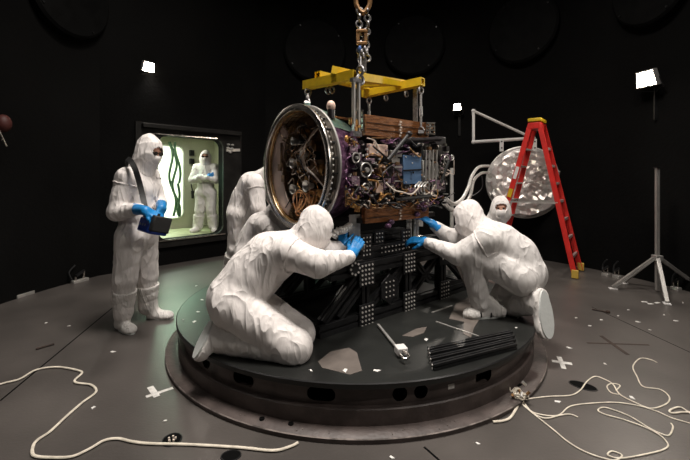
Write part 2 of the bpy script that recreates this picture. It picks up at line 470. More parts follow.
    def snaph(q):
        q = np.array(q, np.float32)
        for _ in range(10):
            E = np.array([q]+[q+.004*e for e in np.eye(3)], np.float32); dd = hoodf(E); gr = (dd[1:]-dd[0])/.004
            q = q-gr*(dd[0]-.001)/max(float(gr@gr), .3)*.8
        return q.astype(float)
    MB().tube([snaph(hd+R*(f*math.sin(t)*.17+u*(.02+math.cos(t)*.17))) for t in np.linspace(.75, -2.1, 18)], .0035, 6).build('hood_seam', M_hood, hood)
    if face_parts:
        e = MB()
        for sx in (-1, 1):
            MB().sph(hd+R*(r*sx*.031+f*.080+u*.012), (.013*R, .011*R, .011*R), 12, fr).build('eye', M_eye, root)
        if mask:
            def mf(p):
                q = (p-hd.astype(np.float32))@np.array(fr, np.float32).T/R
                d = ell(q, (0, .032, -.05), (.080, .092, .068))
                d = smin(d, ell(q, (0, .09, -.025), (.03, .03, .032)), .03)
                return np.maximum(d, (q[:, 2]+.2*(q[:, 1]-.12)+.008))*R
            sdf_mb(mf, [hd-.1, hd+.1], .06, .008).build('face_mask', M_mask, root)
        if glasses:
            gm = MB()
            for sx in (-1, 1):
                gm.sph(hd+R*(r*sx*.034+f*.099+u*.014), (.031*R, .008*R, .020*R), 14, fr)
                gm.tube([hd+R*(r*sx*.062+f*.095+u*.018), hd+R*(r*sx*.082+f*.03+u*.016), hd+R*(r*sx*.08-f*.02+u*.01)], .004)
            gm.tube([hd+R*(-r*.012+f*.105+u*.02), hd+R*(r*.012+f*.105+u*.02)], .004)
            gm.build('glasses', M_eye, root)
    for gv in gloves:
        if gv: hand_mb(**gv).build('glove', M_glove, root)
    for bt in boots:
        if bt:
            S = min('LR', key=lambda q: np.linalg.norm(J['ank'+q]-bt['ankle']))
            m, s = boot_mb(**bt, knee=J['kne'+S] if tall_boots else None, sd=seed); b = m.build('boot_cover', M_boot, root); s.build('sole', M_sole, b)
            if not tall_boots:
                hl, to = np.asarray(bt['heel'], float), np.asarray(bt['toe'], float); uu = unit(np.asarray(bt['up'], float)); xx = unit(to-hl); uu = unit(uu-xx*np.dot(uu, xx)); yy = np.cross(uu, xx)
                for fr_ in (.42, .66):
                    cc = hl+(to-hl)*fr_+uu*.03
                    MB().tube([cc+yy*.057*math.cos(t)+uu*(.066-.02*(fr_ > .5))*math.sin(t) for t in np.linspace(-.2, PI+.2, 14)], .007, 6).build('boot_strap', M_black, b)
    return root

# ------------------------------------------------------------------ chamber shell
DO = V(-2.67, 6.75, 0); DX = V(.686, .728, 0); DX = unit(DX); DN = V(DX[1], -DX[0], 0)      # door plane, DN points into the chamber
def dp(s, t, z): return DO+DX*s-DN*t+V(0, 0, z)                                               # t metres behind the door plane
HW = 1.42
a_r = math.atan2(*(dp(HW, 0, 0)[:2]-CC)[::-1]); a_l = math.atan2(*(dp(-HW, 0, 0)[:2]-CC)[::-1])
m = MB(); m.lathe([(.001, 0), (CR+.25, 0), (CR+.25, -.2), (.001, -.2)], (CC[0], CC[1], 0), (0, 0, 1), 96)
struct(m.build('floor', M_floor, at=(CC[0], CC[1], 0)))
def wall_arc(name, a0, a1):
    m = MB(); R0 = CR
    m.lathe([(R0, -.2), (R0, 8.2), (R0+.15, 8.2), (R0+.15, -.2)], (CC[0], CC[1], 0), (0, 0, 1), 40, closed=True, a0=a0, a1=a1, ref=(1, 0, 0))
    struct(m.build(name, M_wall, at=(CC[0], CC[1], 0), sharp=50))
wall_arc('wall_right', -.35*PI, .2*PI)
wall_arc('wall_back', .2*PI, a_r)
wall_arc('wall_left', a_l, 1.25*PI)
wall_arc('wall_front', 1.25*PI, 1.65*PI)
m = MB(); m.lathe([(.001, 8.2), (CR+.15, 8.2), (CR+.15, 8.3), (.001, 8.3)], (CC[0], CC[1], 0), (0, 0, 1), 96)
struct(m.build('ceiling', M_wall, at=(CC[0], CC[1], 8.2)))
# the flat wall holding the airlock opening
OS0, OS1, OZ0, OZ1, ORD = -.64, .53, .43, 2.17, .16
def rrect(x0, x1, z0, z1, r, n=6):
    o = []
    for cx, cz, a in ((x1-r, z1-r, 0), (x0+r, z1-r, PI/2), (x0+r, z0+r, PI), (x1-r, z0+r, 1.5*PI)):
        for k in range(n+1): o.append((cx+r*math.cos(a+k*PI/2/n), cz+r*math.sin(a+k*PI/2/n)))
    return o
def holed(mb, outer, inner, o, x, y, z, th):
    """plate with a rounded hole: four boards round the hole and a fillet in each corner"""
    x0, x1, z0, z1 = outer; i0, i1 = min(p[0] for p in inner), max(p[0] for p in inner); j0, j1 = min(p[1] for p in inner), max(p[1] for p in inner)
    for a, b, c, d in ((x0, i0, z0, z1), (i1, x1, z0, z1), (i0, i1, j1, z1), (i0, i1, z0, j0)):
        mb.prism([(a, c), (b, c), (b, d), (a, d)], o, x, y, z, th)
    n = len(inner)//4
    for q, (kx, kz) in enumerate(((i1, j1), (i0, j1), (i0, j0), (i1, j0))):
        mb.prism([(kx, kz)]+inner[q*n:(q+1)*n], o, x, y, z, th)
inner = rrect(OS0, OS1, OZ0, OZ1, ORD)
m = MB(); holed(m, (-HW-.08, HW+.08, -.1, 8.2), inner, DO.copy(), DX, V(0, 0, 1), -DN, .14)
struct(m.build('wall_airlock', M_wall, at=DO))
# door frame plate
door = struct(MB().box((0, 0, -50), (.01, .01, .01)).build('door_1', M_frame, at=DO))
bpy.data.meshes.remove(door.data) if False else None
m = MB(); holed(m, (-.98, .91, .30, 2.36), inner, DO+DN*.05, DX, V(0, 0, 1), -DN, .05)
me_door = m.build('door_plate_tmp', M_frame, at=DO); door.data = me_door.data; bpy.data.objects.remove(me_door)
m = MB(); m.bar(dp(-.9, -.10, 2.30), dp(.86, -.10, 2.30), .09, .07)
o = m.build('door_track', M_frame, door, bevel=.008)
m = MB(); m.bar(dp(-.7, -.06, 2.185), dp(.40, -.06, 2.185), .02, .022); m.bar(dp(-.66, -.055, OZ0-.012), dp(.56, -.055, OZ0-.012), .03, .02)
m.build('door_seal_strip', M_steel, door)
m = MB()
for k in range(7): m.sph(dp(.62+.04*math.sin(k*2.1)+.012*k, -.07, 2.06-.03*k % .12+.03*math.cos(k*3)), (.035, .03, .02), 8)
m.bar(dp(.58, -.065, 1.98), dp(.86, -.065, 2.0), .03, .05)
m.build('door_latch', M_alu, door)
# airlock room
def room_box(name, s0, s1, t0, t1, z0, z1, mats, skip=(), th=.06):
    pass
S0, S1, T1, Z0, Z1 = -1.5, 1.15, 1.5, .40, 2.32
def slab(name, a, b, c, th_dir, th, mt, nm=None):
    pass
def quadslab(name, pts, nrm, th, mt):
    n = unit(nrm); m = MB(); v = [p for p in pts]+[p+n*th for p in pts]
    m.add(v, [(0, 1, 2, 3), (7, 6, 5, 4), (0, 4, 5, 1), (1, 5, 6, 2), (2, 6, 7, 3), (3, 7, 4, 0)])
    return struct(m.build(name, mt, at=pts[0]))
quadslab('floor_airlock', [dp(S0, .1, Z0), dp(S1, .1, Z0), dp(S1, T1+.1, Z0), dp(S0, T1+.1, Z0)], (0, 0, -1), .08, M_greenf)
quadslab('ceiling_airlock', [dp(S0, .1, Z1), dp(S1, .1, Z1), dp(S1, T1+.1, Z1), dp(S0, T1+.1, Z1)], (0, 0, 1), .08, M_green)
quadslab('wall_airlock_right', [dp(S1, .1, Z0), dp(S1, T1+.1, Z0), dp(S1, T1+.1, Z1), dp(S1, .1, Z1)], DX, .06, M_green)
quadslab('wall_airlock_left', [dp(S0, .1, Z0), dp(S0, T1+.1, Z0), dp(S0, T1+.1, Z1), dp(S0, .1, Z1)], -DX, .06, M_green)
inner2 = rrect(-.62, .45, .62, 2.13, .14)
m = MB(); holed(m, (S0, S1, Z0, Z1), inner2, DO-DN*T1, DX, V(0, 0, 1), -DN, .06)
struct(m.build('wall_airlock_back', M_green, at=dp(0, T1, 0)))
m = MB()
lp = [dp(a, T1-.012, b) for a, b in inner2]; m.tube(lp, .018, 8, closed=True)
struct(m.build('trim_1', M_room, at=dp(0, T1, 0)))
# bright room beyond the inner doorway
T2 = T1+.06; T3 = 3.4
m = MB()
c = [dp(s, t, z) for s in (-1.5, 1.5) for t in (T2, T3) for z in (.3, 2.6)]
m.add(c, [(2, 6, 7, 3), (0, 2, 3, 1), (4, 5, 7, 6), (0, 4, 6, 2), (1, 3, 7, 5)])
struct(m.build('wall_beyond', M_room, at=dp(0, 2.4, .3)))

# floor seams
for i, (a, b) in enumerate((((0, 401), (111, 309)), ((592, 307), (700, 357)), ((424, 447), (441, 462)), ((111, 309), (152, 281)))):
    m = MB(); A, B = fl(*a), fl(*b); A[2] = B[2] = .0008
    m.bar(A, B, .012 if i != 1 else .007, .0012); struct(m.build('trim_%d' % (i+2), M_hole, at=(A+B)/2))

# round port covers on the wall
for px, py, rr, lab in ((69, -4, 41, 'round black port cover high on the wall at the picture\'s left'), (315, 51, 31, 'round black port cover on the wall behind the chain, above the big ring'), (414, 46, 30, 'round black port cover high on the wall between chain and ladder bracket'), (523, 29, 34, 'round black port cover high on the wall above the red ladder'), (652, -12, 37, 'round black port cover high above the brightest floodlight')):
    d = wallhit(px, CR-.06); c = P(px, py, d); n = unit(V(CC[0]-c[0], CC[1]-c[1], 0)); R = rr/FPX*d
    t = empty('port_cover', c, lab, 'port cover', None)
    MB().lathe([(.001, .10), (R*.94, .10), (R, .07), (R, -.12), (.001, -.12)], c, n, 56).build('cover_disc', M_disc, t)
    m = MB()
    for k in range(4):
        a = PI/4+k*PI/2+.2; x = np.cross(n, (0, 0, 1)); q = c+R*.88*(x*math.cos(a)+V(0, 0, 1)*math.sin(a))
        MB().cyl(q+n*.09, q+n*.115, .014, 8).build('cover_bolt', M_anod, t)

# floodlights
FLOOD = []
for px, py, lab, s in ((149, 67, 'small lit floodlight on the wall above the airlock opening', 1.0), (457, 107, 'lit floodlight on the wall beside the white triangular bracket', .8), (645, 79, 'bright square floodlight on the wall above the white pole stand', 1.35)):
    d = wallhit(px, CR-.22); c = P(px, py, d); n = unit(V(CC[0]-c[0], CC[1]-c[1], -.9)); x = unit(np.cross((0, 0, 1), n)); y = np.cross(n, x)
    t = empty('floodlight', c, lab, 'lamp', 'wall floodlights')
    w = .105*s
    MB().prism([(-w, -w*.8), (w, -w*.8), (w*.8, w*.8), (-w*.8, w*.8)], c-n*.09, x, y, n, .085).build('housing', M_lampb, t, bevel=.006)
    MB().prism([(-w*.86, -w*.66), (w*.86, -w*.66), (w*.7, w*.66), (-w*.7, w*.66)], c-n*.004, x, y, n, .004).build('lens', M_lamp, t)
    m = MB(); wn = unit(V(n[0], n[1], 0)); 
    m.tube([c+x*w*1.1-n*.04, c+x*w*1.1-wn*.12-V(0, 0, .12), c-wn*.2-V(0, 0, .16), c-x*w*1.1-wn*.12-V(0, 0, .12), c-x*w*1.1-n*.04], .009)
    m.bar(c-wn*.2-V(0, 0, .1), c-wn*.2-V(0, 0, .55), .04, .02); m.build('bracket', M_anod, t)
    FLOOD.append((c, n, s))

# clusters of valves at the foot of the wall
k = 0
for px, py, lab in ((24, 296, 'metal clamp block at the wall foot farthest left on the floor'), (80, 282, 'metal clamp block at the wall foot just behind the standing worker'), (172, 262, 'dark valve clamp under the airlock sill beside the standing worker'), (213, 251, 'dark valve clamp under the airlock sill below the crossed-arms worker'), (606, 276, 'small clamp at the wall foot right of the ladder'), (617, 278, 'second small clamp right of the ladder at the wall foot'), (676, 290, 'small clamp at the wall foot behind the white pole stand')):
    g = fl(px, py); n = unit(V(CC[0]-g[0], CC[1]-g[1], 0)); 
    t = empty('floor_clamp', (g[0], g[1], 0), lab, 'clamp')
    x = np.cross((0, 0, 1), n)
    w = .11 if k < 4 else .05
    MB().box(g+V(0, 0, .02), (w*2, .07, .04), [x, n, (0, 0, 1)]).build('base_block', M_alu if k != 2 else M_anod, t, bevel=.004)
    m = MB(); 
    for q in (-.6, .5): m.cyl(g+x*w*q+V(0, 0, .04), g+x*w*q+V(0, 0, .09+.05*(q > 0)), w*.16, 10)
    m.build('bolt', M_steel, t)
    m = MB(); m.bar(g-x*w*.5+V(0, 0, .1), g+x*w*.6+V(0, 0, .15), .03, .03); m.tube(smooth_path([g-x*w+V(0, 0, .05), g-x*w*1.2-n*.03+V(0, 0, .16), g-x*w*.3-n*.05+V(0, 0, .24)]), .01)
    m.build('clamp_arm', M_anod, t)
    k += 1

# things in the airlock
for s, z, lab in ((.62, 2.0, 'upper dark outlet box on the green airlock wall'), (.62, 1.82, 'lower dark outlet box on the green airlock wall')):
    c = dp(s, T1-.04, z); t = empty('outlet_box', c, lab, 'outlet')
    MB().box(c, (.09, .07, .12), [DX, DN, (0, 0, 1)]).build('box_body', M_anod, t, bevel=.005)
    m = MB()
    for q in (-.03, .03): m.cyl(c+DN*.035+V(0, 0, q), c+DN*.042+V(0, 0, q), .02, 10)
    m.build('socket', M_black, t)
pth = smooth_path([dp(.62, T1-.05, 1.76), dp(.66, T1-.07, 1.55), dp(.60, T1-.06, 1.35), dp(.63, T1-.06, 1.18)])
t = empty('power_cord', dp(.62, T1-.05, 1.1), 'black cord with a plug hanging below the airlock outlets', 'cord')
MB().tube(pth, .012).build('cable', M_black, t); MB().cyl(dp(.63, T1-.06, 1.18), dp(.63, T1-.06, 1.02), .035, 12, .025).build('plug', M_black, t)
for i, (s, ds, lab) in enumerate(((.12, .05, 'dark green hose hanging straight before the bright doorway'), (.17, -.06, 'dark green hose hanging with a loop before the bright doorway'), (.24, .04, 'dark green hose hanging nearest the bright doorway edge'))):
    pts = [dp(s+ds*math.sin(k*1.1+i*2)+.012*k, T1-.1-.03*i, 2.2-.17*k) for k in range(10 if i < 2 else 6)]
    if i == 1: pts += [dp(s+.1, T1-.15, .8), dp(s+.14, T1-.15, 1.1), dp(s+.1, T1-.16, 1.35)]
    tag(MB().tube(smooth_path(pts), .026).build('hanging_hose', M_dgreen, at=pts[-1]), lab, 'hose', 'hoses in the airlock')

# red valve at the picture edge
d = wallhit(3, CR-.25); c = P(3, 128, d); n = unit(V(CC[0]-c[0], CC[1]-c[1], 0)); x = np.cross((0, 0, 1), n)
t = empty('wall_valve', c, 'dull red valve bulb with a metal stem high on the wall at the picture edge', 'valve')
MB().sph(c+V(0, 0, .05), (.08, .08, .10), 14).build('bulb', mat('dull_red', (.06, .010, .007), .6), t)
m = MB(); m.tube([c-V(0, 0, .03)-x*.05, c-V(0, 0, .12)-x*.0, c-V(0, 0, .2)+x*.04], .014); m.tube([c-V(0, 0, .12), c-n*.3-V(0, 0, .12)], .02)
m.build('stem', M_steel, t)

# ------------------------------------------------------------------ turntable platform
pc = V(PC[0], PC[1], 0); R2 = 1.615
plat = empty('turntable', pc, 'low round dark platform with a brown steel drum and floor flange', 'platform')
MB().lathe([(.001, ZT), (R2-.006, ZT), (R2, ZT-.006), (R2, ZT-.034), (1.45, ZT-.036), (.001, ZT-.036)], pc, (0, 0, 1), 160).build('top_plate', M_plat, plat)
# drum wall with real openings
def ang_of(px, r):                                                     # drum angle (from +x) of the near side seen at px
    k = (px-345)/FPX; a = 1+k*k; b = -2*(k*PC[0]+PC[1]); cc = PC[0]**2+PC[1]**2-r*r
    d = (-b-math.sqrt(b*b-4*a*cc))/(2*a); return math.atan2(d-PC[1], k*d-PC[0]), d
RW = 1.562
holes = []
for px, w, hh in ((243, .085, .035), (321, .085, .038), (400, .045, .042), (421, .043, .042), (484, .075, .045), (206, .05, .04)):
    a, d = ang_of(px, RW); holes.append((a, w, .192, hh))
def web(r):
    a0, a1, n = -PI*1.02, .02*PI, 1250; nz = 34; z0, z1 = .125, ZT-.034
    A = a0+(a1-a0)*np.arange(n+1)/n; Zs = z0+(z1-z0)*np.arange(nz+1)/nz
    v = np.array([(PC[0]+r*math.cos(q), PC[1]+r*math.sin(q), z) for q in A for z in Zs])
    am = (A[:-1]+A[1:])/2; zm = (Zs[:-1]+Zs[1:])/2
    keep = np.ones((n, nz), bool)
    for a, w, z, hh in holes:
        dx = np.abs((am-a)*RW)[:, None]; dz = np.abs(zm-z)[None]
        q = np.maximum(dx-max(w-hh, 0), 0); keep &= ~(q*q+dz*dz < hh*hh)
    f = [(i*(nz+1)+j, (i+1)*(nz+1)+j, (i+1)*(nz+1)+j+1, i*(nz+1)+j+1) for i, j in np.argwhere(keep)]
    m = MB(); m.add(v, f, True); return m
m = web(RW); m.lathe([(RW, .125), (RW, ZT-.034)], pc, (0, 0, 1), 90, a0=.02*PI, a1=.98*PI, ref=(1, 0, 0))
m.build('drum_wall', M_rust, plat)
MB().lathe([(1.36, .1), (1.36, ZT-.036)], pc, (0, 0, 1), 96).build('inner_drum', M_anod2, plat)
MB().lathe([(1.38, .135), (1.592, .135), (1.60, .128), (1.60, .035), (1.38, .035)], pc, (0, 0, 1), 160).build('drum_ledge', M_rust, plat)
MB().lathe([(1.59, .038), (1.69, .030), (1.695, .026), (1.695, 0.001), (1.59, 0.001)], pc, (0, 0, 1), 160).build('base_flange', M_rust, plat)
m = MB()
for a in np.linspace(-PI*.99, -PI*.01, 15):
    m.box(pc+V(math.cos(a)*1.56, math.sin(a)*1.56, .20), (.012, .075, .11), [(-math.sin(a), math.cos(a), 0), (math.cos(a), math.sin(a), 0), (0, 0, 1)])
for px, py, r in ((262, 419, .014), (291, 424, .014)):
    p = onz(px, py, .036); MB().cyl(p, p+V(0, 0, .006), .016, 16).build('flange_socket', M_hole, plat)
p = onz(519, 385, .036); MB().box(p, (.05, .022, .004), [unit((.8, .6, 0)), unit((-.6, .8, 0)), (0, 0, 1)]).build('flange_slot', M_hole, plat)
a, d = ang_of(451, RW); p = V(PC[0]+(RW+.002)*math.cos(a), PC[1]+(RW+.002)*math.sin(a), .192)
o = MB().box(p, (.045, .003, .03), [(-math.sin(a), math.cos(a), 0), (math.cos(a), math.sin(a), 0), (0, 0, 1)]).build('drum_label', M_tape, plat); o['label'] = 'small pale label'
m = MB()
for k in range(46):
    a = random.uniform(-2.4, -.7); r = random.uniform(1.615, 1.675); p = pc+V(math.cos(a)*r, math.sin(a)*r, .0355)
    s = random.uniform(.003, .011); m.box(p, (s, s*.5, .002), [(math.cos(k), math.sin(k), 0), (-math.sin(k), math.cos(k), 0), (0, 0, 1)])
o = m.build('chipped_paint', M_tan, plat); o['kind'] = 'stuff'
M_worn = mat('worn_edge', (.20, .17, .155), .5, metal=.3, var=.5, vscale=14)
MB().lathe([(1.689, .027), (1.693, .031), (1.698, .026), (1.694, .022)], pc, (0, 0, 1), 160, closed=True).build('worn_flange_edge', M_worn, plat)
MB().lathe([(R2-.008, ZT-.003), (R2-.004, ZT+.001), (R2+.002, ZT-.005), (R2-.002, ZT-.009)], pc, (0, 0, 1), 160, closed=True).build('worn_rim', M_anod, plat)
# two flat sheets let into the platform top, then a painted reflection
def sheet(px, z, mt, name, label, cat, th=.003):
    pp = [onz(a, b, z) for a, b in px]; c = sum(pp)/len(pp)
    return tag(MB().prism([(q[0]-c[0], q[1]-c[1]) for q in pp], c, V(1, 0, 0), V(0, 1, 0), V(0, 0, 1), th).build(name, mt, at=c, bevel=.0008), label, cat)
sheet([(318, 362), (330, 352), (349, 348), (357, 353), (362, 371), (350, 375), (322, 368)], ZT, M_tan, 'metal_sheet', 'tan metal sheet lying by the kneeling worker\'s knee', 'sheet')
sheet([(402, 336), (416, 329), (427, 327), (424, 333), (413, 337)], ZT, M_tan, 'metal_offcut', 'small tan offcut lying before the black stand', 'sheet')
sheet([(449, 319), (456, 304), (470, 297), (475, 305), (470, 315), (480, 319), (474, 328), (471, 338), (463, 334), (464, 322)], ZT, M_tan, 'reflection_patch', 'torn tan sheet lying at the squatting worker\'s shoe', 'sheet')  # reflection in the glossy plate, put in as a flat tan patch

# small scraps
scr = [(46, 323, 0), (69, 326, 0), (113, 352, 0), (93, 408, 0), (165, 421, 0), (196, 286, 1), (189, 305, 0), (183, 320, 1), (576, 318, 0), (601, 320, 0), (590, 326, 0), (569, 348, 0), (664, 315, 0), (650, 330, 0), (545, 312, 1), (618, 316, 0), (558, 402, 0), (676, 321, 0), (638, 322, 0), (605, 364, 0), (628, 310, 0), (683, 303, 0), (311, 371, 1), (345, 371, 1), (377, 371, 1), (426, 340, 1), (518, 318, 1), (516, 328, 1), (198, 312, 1), (194, 322, 1), (202, 300, 1), (209, 400, 0), (237, 380, 0), (632, 398, 0), (478, 444, 0), (392, 458, 0)]
for i, (px, py, on) in enumerate(scr):
    p = onz(px, py, ZT if on else 0); s = random.uniform(.010, .024)
    a = random.uniform(0, 3); m = MB(); x = V(math.cos(a), math.sin(a), 0); y = V(-x[1], x[0], 0)
    m.prism([(-s, -s*.4), (s*.8, -s*.5), (s, s*.3), (-s*.2, s*.6)], p, x, y, V(0, 0, 1), .004)
    tag(m.build('paper_scrap', M_paper, at=p), 'tiny white scrap lying on the dark platform' if on else 'tiny white scrap lying on the black floor', 'scrap', 'white scraps on the platform' if on else 'white scraps on the floor')
# tape crosses and strips
def strip(mb, a, b, w, z=.001):
    A, B = fl(*a), fl(*b); A[2] = B[2] = z; mb.bar(A, B, w, .0016); return (A+B)/2
m = MB(); c = strip(m, (146, 397), (173, 388), .03); strip(m, (150, 387), (157, 397), .04, .0022); tag(m.build('tape_cross', M_tape, at=c), 'white tape cross on the floor left of the platform', 'tape')
m = MB(); c = strip(m, (552, 361), (572, 364), .04); strip(m, (559, 357), (564, 369), .035, .0022); tag(m.build('tape_cross', M_tape, at=c), 'white tape cross on the floor right of the platform', 'tape')
m = MB(); c = strip(m, (587, 343), (649, 345), .02); strip(m, (601, 336), (628, 355), .03, .0022); tag(m.build('tape_cross', M_btape, at=c), 'large dark brown tape cross on the floor near the pole stand', 'tape')
for a, b, lab in (((36, 350), (54, 345), 'short dark stick on the bare floor left of the standing worker'), ((592, 310), (608, 313), 'short dark stick with a knob on the floor below the pole stand')):
    A, B = fl(*a), fl(*b); A[2] = B[2] = .01; t = empty('floor_stick', (A+B)/2*V(1, 1, 0), lab, 'stick')
    MB().tube([A, B], .009).build('rod', M_btape, t)
    if a[0] > 300: MB().sph(B, .022, 10).build('knob', M_btape, t)
def oval(px, py, rx, ry, ang, name, label):
    c = fl(px, py); n = 24; x = V(math.cos(ang), math.sin(ang), 0); y = V(-x[1], x[0], 0); t = empty(name, c, label, 'floor port')
    MB().prism([(rx*math.cos(2*PI*k/n), ry*math.sin(2*PI*k/n)) for k in range(n)], c, x, y, V(0, 0, 1), .002).build('recess', M_hole, t)
    m = MB(); m.tube([c+x*rx*math.cos(2*PI*k/n)+y*ry*math.sin(2*PI*k/n)+V(0, 0, .001) for k in range(n)], .004, 6, closed=True); m.build('rim', M_anod, t)
    return t, c, x, y
oval(583, 386, .085, .05, -.7, 'floor_port', 'black oval floor port right of the platform beside the cables')
t, c, x, y = oval(172, 440, .05, .055, .4, 'floor_socket', 'black floor socket with pale contacts crossed by the cable')
m = MB()
for q in range(5): m.cyl(c+x*.018*math.cos(q*1.3)+y*.018*math.sin(q*1.3), c+x*.018*math.cos(q*1.3)+y*.018*math.sin(q*1.3)+V(0, 0, .012), .006, 8)
m.build('contact', M_wire, t)
oval(231, 456, .05, .04, .1, 'floor_socket', 'black floor socket at the bottom edge of the picture below the platform')

# ------------------------------------------------------------------ floor cables
def cable(px, name, label, r=.0075, z=None, mt=M_cable, cat='cable', flat=.7):
    pts = [fl(a, b)+V(0, 0, r) for a, b in px]
    return tag(MB().tube(smooth_path(pts, 7), r, 8, flat=flat).build(name, mt, at=pts[0]*V(1, 1, 0)), label, cat)
cable([(-12, 389), (5, 384), (20, 380), (36, 371), (57, 368), (76, 371), (82, 374), (75, 381), (77, 384), (91, 386), (96, 393), (82, 404), (66, 418), (50, 433), (38, 441), (33, 448), (34, 457), (52, 459), (72, 458), (90, 450), (104, 442), (118, 440), (132, 443), (150, 445), (190, 446), (240, 449), (273, 452), (290, 448), (298, 444)], 'floor_cable', 'long cream cable winding over the floor left of the platform', .0085)
c1 = [(520, 401), (532, 399), (550, 397), (570, 396), (580, 391), (587, 382), (595, 377), (605, 380), (613, 385), (620, 395), (637, 404), (652, 409), (667, 404), (669, 397), (660, 390), (643, 387), (637, 377), (633, 367), (640, 359), (650, 360), (657, 363)]
cable(c1, 'floor_cable', 'cream cable ending in a hooked loop farthest from the bottom edge', .0045)
c2 = [(521, 403), (530, 411), (540, 415), (558, 416), (570, 407), (590, 404), (615, 403), (637, 406), (657, 412), (673, 419), (705, 428)]
cable(c2, 'floor_cable', 'cream cable running nearly straight to the picture edge past the loops', .0042)
c3 = [(521, 404), (534, 415), (553, 430), (566, 441), (582, 451), (600, 458), (615, 461), (622, 456), (612, 452), (608, 456), (622, 459), (650, 454), (664, 450), (668, 445), (660, 436), (645, 428), (623, 420), (605, 415), (598, 411), (603, 408), (612, 410), (630, 417), (648, 428), (660, 434), (669, 436), (673, 428), (671, 424)]
cable(c3, 'floor_cable', 'cream cable with the long double bend closest to the bottom edge', .0045)
cable([(523, 402), (532, 413), (545, 419), (560, 416), (570, 415), (578, 418)], 'floor_cable', 'short cream cable end stopping just right of the cable knot', .005)
cable([(702, 420), (690, 414), (680, 408), (670, 411), (672, 414), (684, 413), (702, 414)], 'floor_cable', 'cream cable loop coming in from the picture edge', .006)
cable([(519, 404), (515, 412), (510, 419), (503, 422), (493, 423)], 'floor_cable', 'short cream cable end lying against the platform flange', .008)
cable([(619, 395), (611, 393), (607, 387), (612, 384), (620, 386), (616, 391)], 'cable_tie_loop', 'small knot loop midway along the hooked cream cable', .0042)
t = empty('cable_knot', fl(519, 402), 'tangled knot of cream cable ends at the platform edge', 'cable knot')
m = MB(); c = fl(519, 401)+V(0, 0, .04)
for k in range(9):
    q = [c+V(random.uniform(-.06, .06), random.uniform(-.05, .05), random.uniform(-.03, .03)) for _ in range(4)]; m.tube(smooth_path(q, 6), .0042, 7)
m.build('tangle', M_cable, t)
for k in range(6): p = c+V(random.uniform(-.06, .06), random.uniform(-.05, .05), random.uniform(0, .05)); MB().cyl(p, p+V(.02*math.cos(k), .02*math.sin(k), .02), .009, 8).build('connector', M_alu if k % 2 else M_bronze, t)
for dx in (-.12, -.15): MB().tube([c+V(dx, .02, 0), c+V(dx-.03, .05, .09)], .006).build('wire_end', M_black, t)
# ------------------------------------------------------------------ black support stand
AF = unit(V(.766, .643, 0)); NF = V(AF[1], -AF[0], 0); F0 = V(-.181, 2.75, ZT); UP = V(0, 0, 1)
def sf(t, w, z): return F0+AF*t-NF*w+UP*z                # t along, w back from the near face, z above the platform
stand = empty('support_stand', F0-NF*.4+AF*.95, 'black perforated frame stand on the platform carrying the spacecraft', 'stand')
SL = 1.95
def bolts(par, c, nx, nz, px, pz, r=.0085):
    for i in range(nx):
        for j in range(nz):
            p = c+AF*(i-(nx-1)/2)*px+UP*(j-(nz-1)/2)*pz
            MB().cyl(p, p+NF*.006, r, 8).build('bolt_head', M_bolt, par)
for w in (.045, .80):
    MB().extr(sf(0, w, .045), sf(SL, w, .045), .09).build('bottom_rail', M_anod, stand)
    MB().extr(sf(.10, w, .445), sf(SL-.1, w, .445), .09).build('top_rail', M_anod, stand)
    for t in (.46, .98, 1.50):
        MB().extr(sf(t, w, .09), sf(t, w, .40), .08, up=AF).build('upright', M_anod, stand)
    for ta, za, tb, zb in ((.05, .10, .40, .40), (.20, .10, .50, .36), (.52, .12, .93, .40), (.94, .40, .72, .10), (1.02, .10, 1.42, .40), (1.1, .4, 1.30, .2), (1.9, .10, 1.56, .40)):
        MB().extr(sf(ta, w, za), sf(tb, w, zb), .06, up=NF).build('brace', M_anod, stand)
for t, z, nx, nz in ((.46, .40, 4, 5), (.98, .42, 4, 5), (.46, .07, 4, 5), (.98, .07, 4, 5), (1.50, .07, 4, 5), (1.50, .42, 3, 3)):
    c = sf(t, -.006, z); q = MB().box(c, (.17, .012, .19), [AF, NF, UP]).build('gusset_plate', M_anod2, stand, bevel=.003)
    bolts(q, c+NF*.006, nx, nz, .037, .036)
c = sf(.72, .0, .235); hx = [(.115*math.cos(PI/6+k*PI/3), .125*math.sin(PI/6+k*PI/3)) for k in range(6)]
q = MB().prism(hx, c, AF, UP, NF, .012).build('hexagon_plate', M_anod2, stand, bevel=.003); b = MB()
for i in range(3):
    for j in range(4): p = c+NF*.012+AF*(i-1)*.045+UP*(j-1.5)*.04; MB().cyl(p, p+NF*.005, .007, 8).build('bolt_head', M_bolt, q)
for t in (.0, SL-.05): MB().extr(sf(t+.04, .09, .045), sf(t+.04, .76, .045), .08).build('cross_rail', M_anod, stand)
for t in (.3, .98, 1.6): MB().extr(sf(t, .09, .445), sf(t, .76, .445), .08).build('cross_rail', M_anod, stand)
# end of a rail seen beside the worker's hand: octagon of bright bolts
c = sf(.31, -.015, .47); b = MB()
q = MB().cyl(c, c+NF*.02, .06, 8).build('end_cap', M_anod2, stand)
for k in range(8): p = c+NF*.02+AF*.045*math.cos(k*PI/4)+UP*.045*math.sin(k*PI/4); MB().cyl(p, p+NF*.005, .009, 8).build('bolt_head', M_bolt, q)
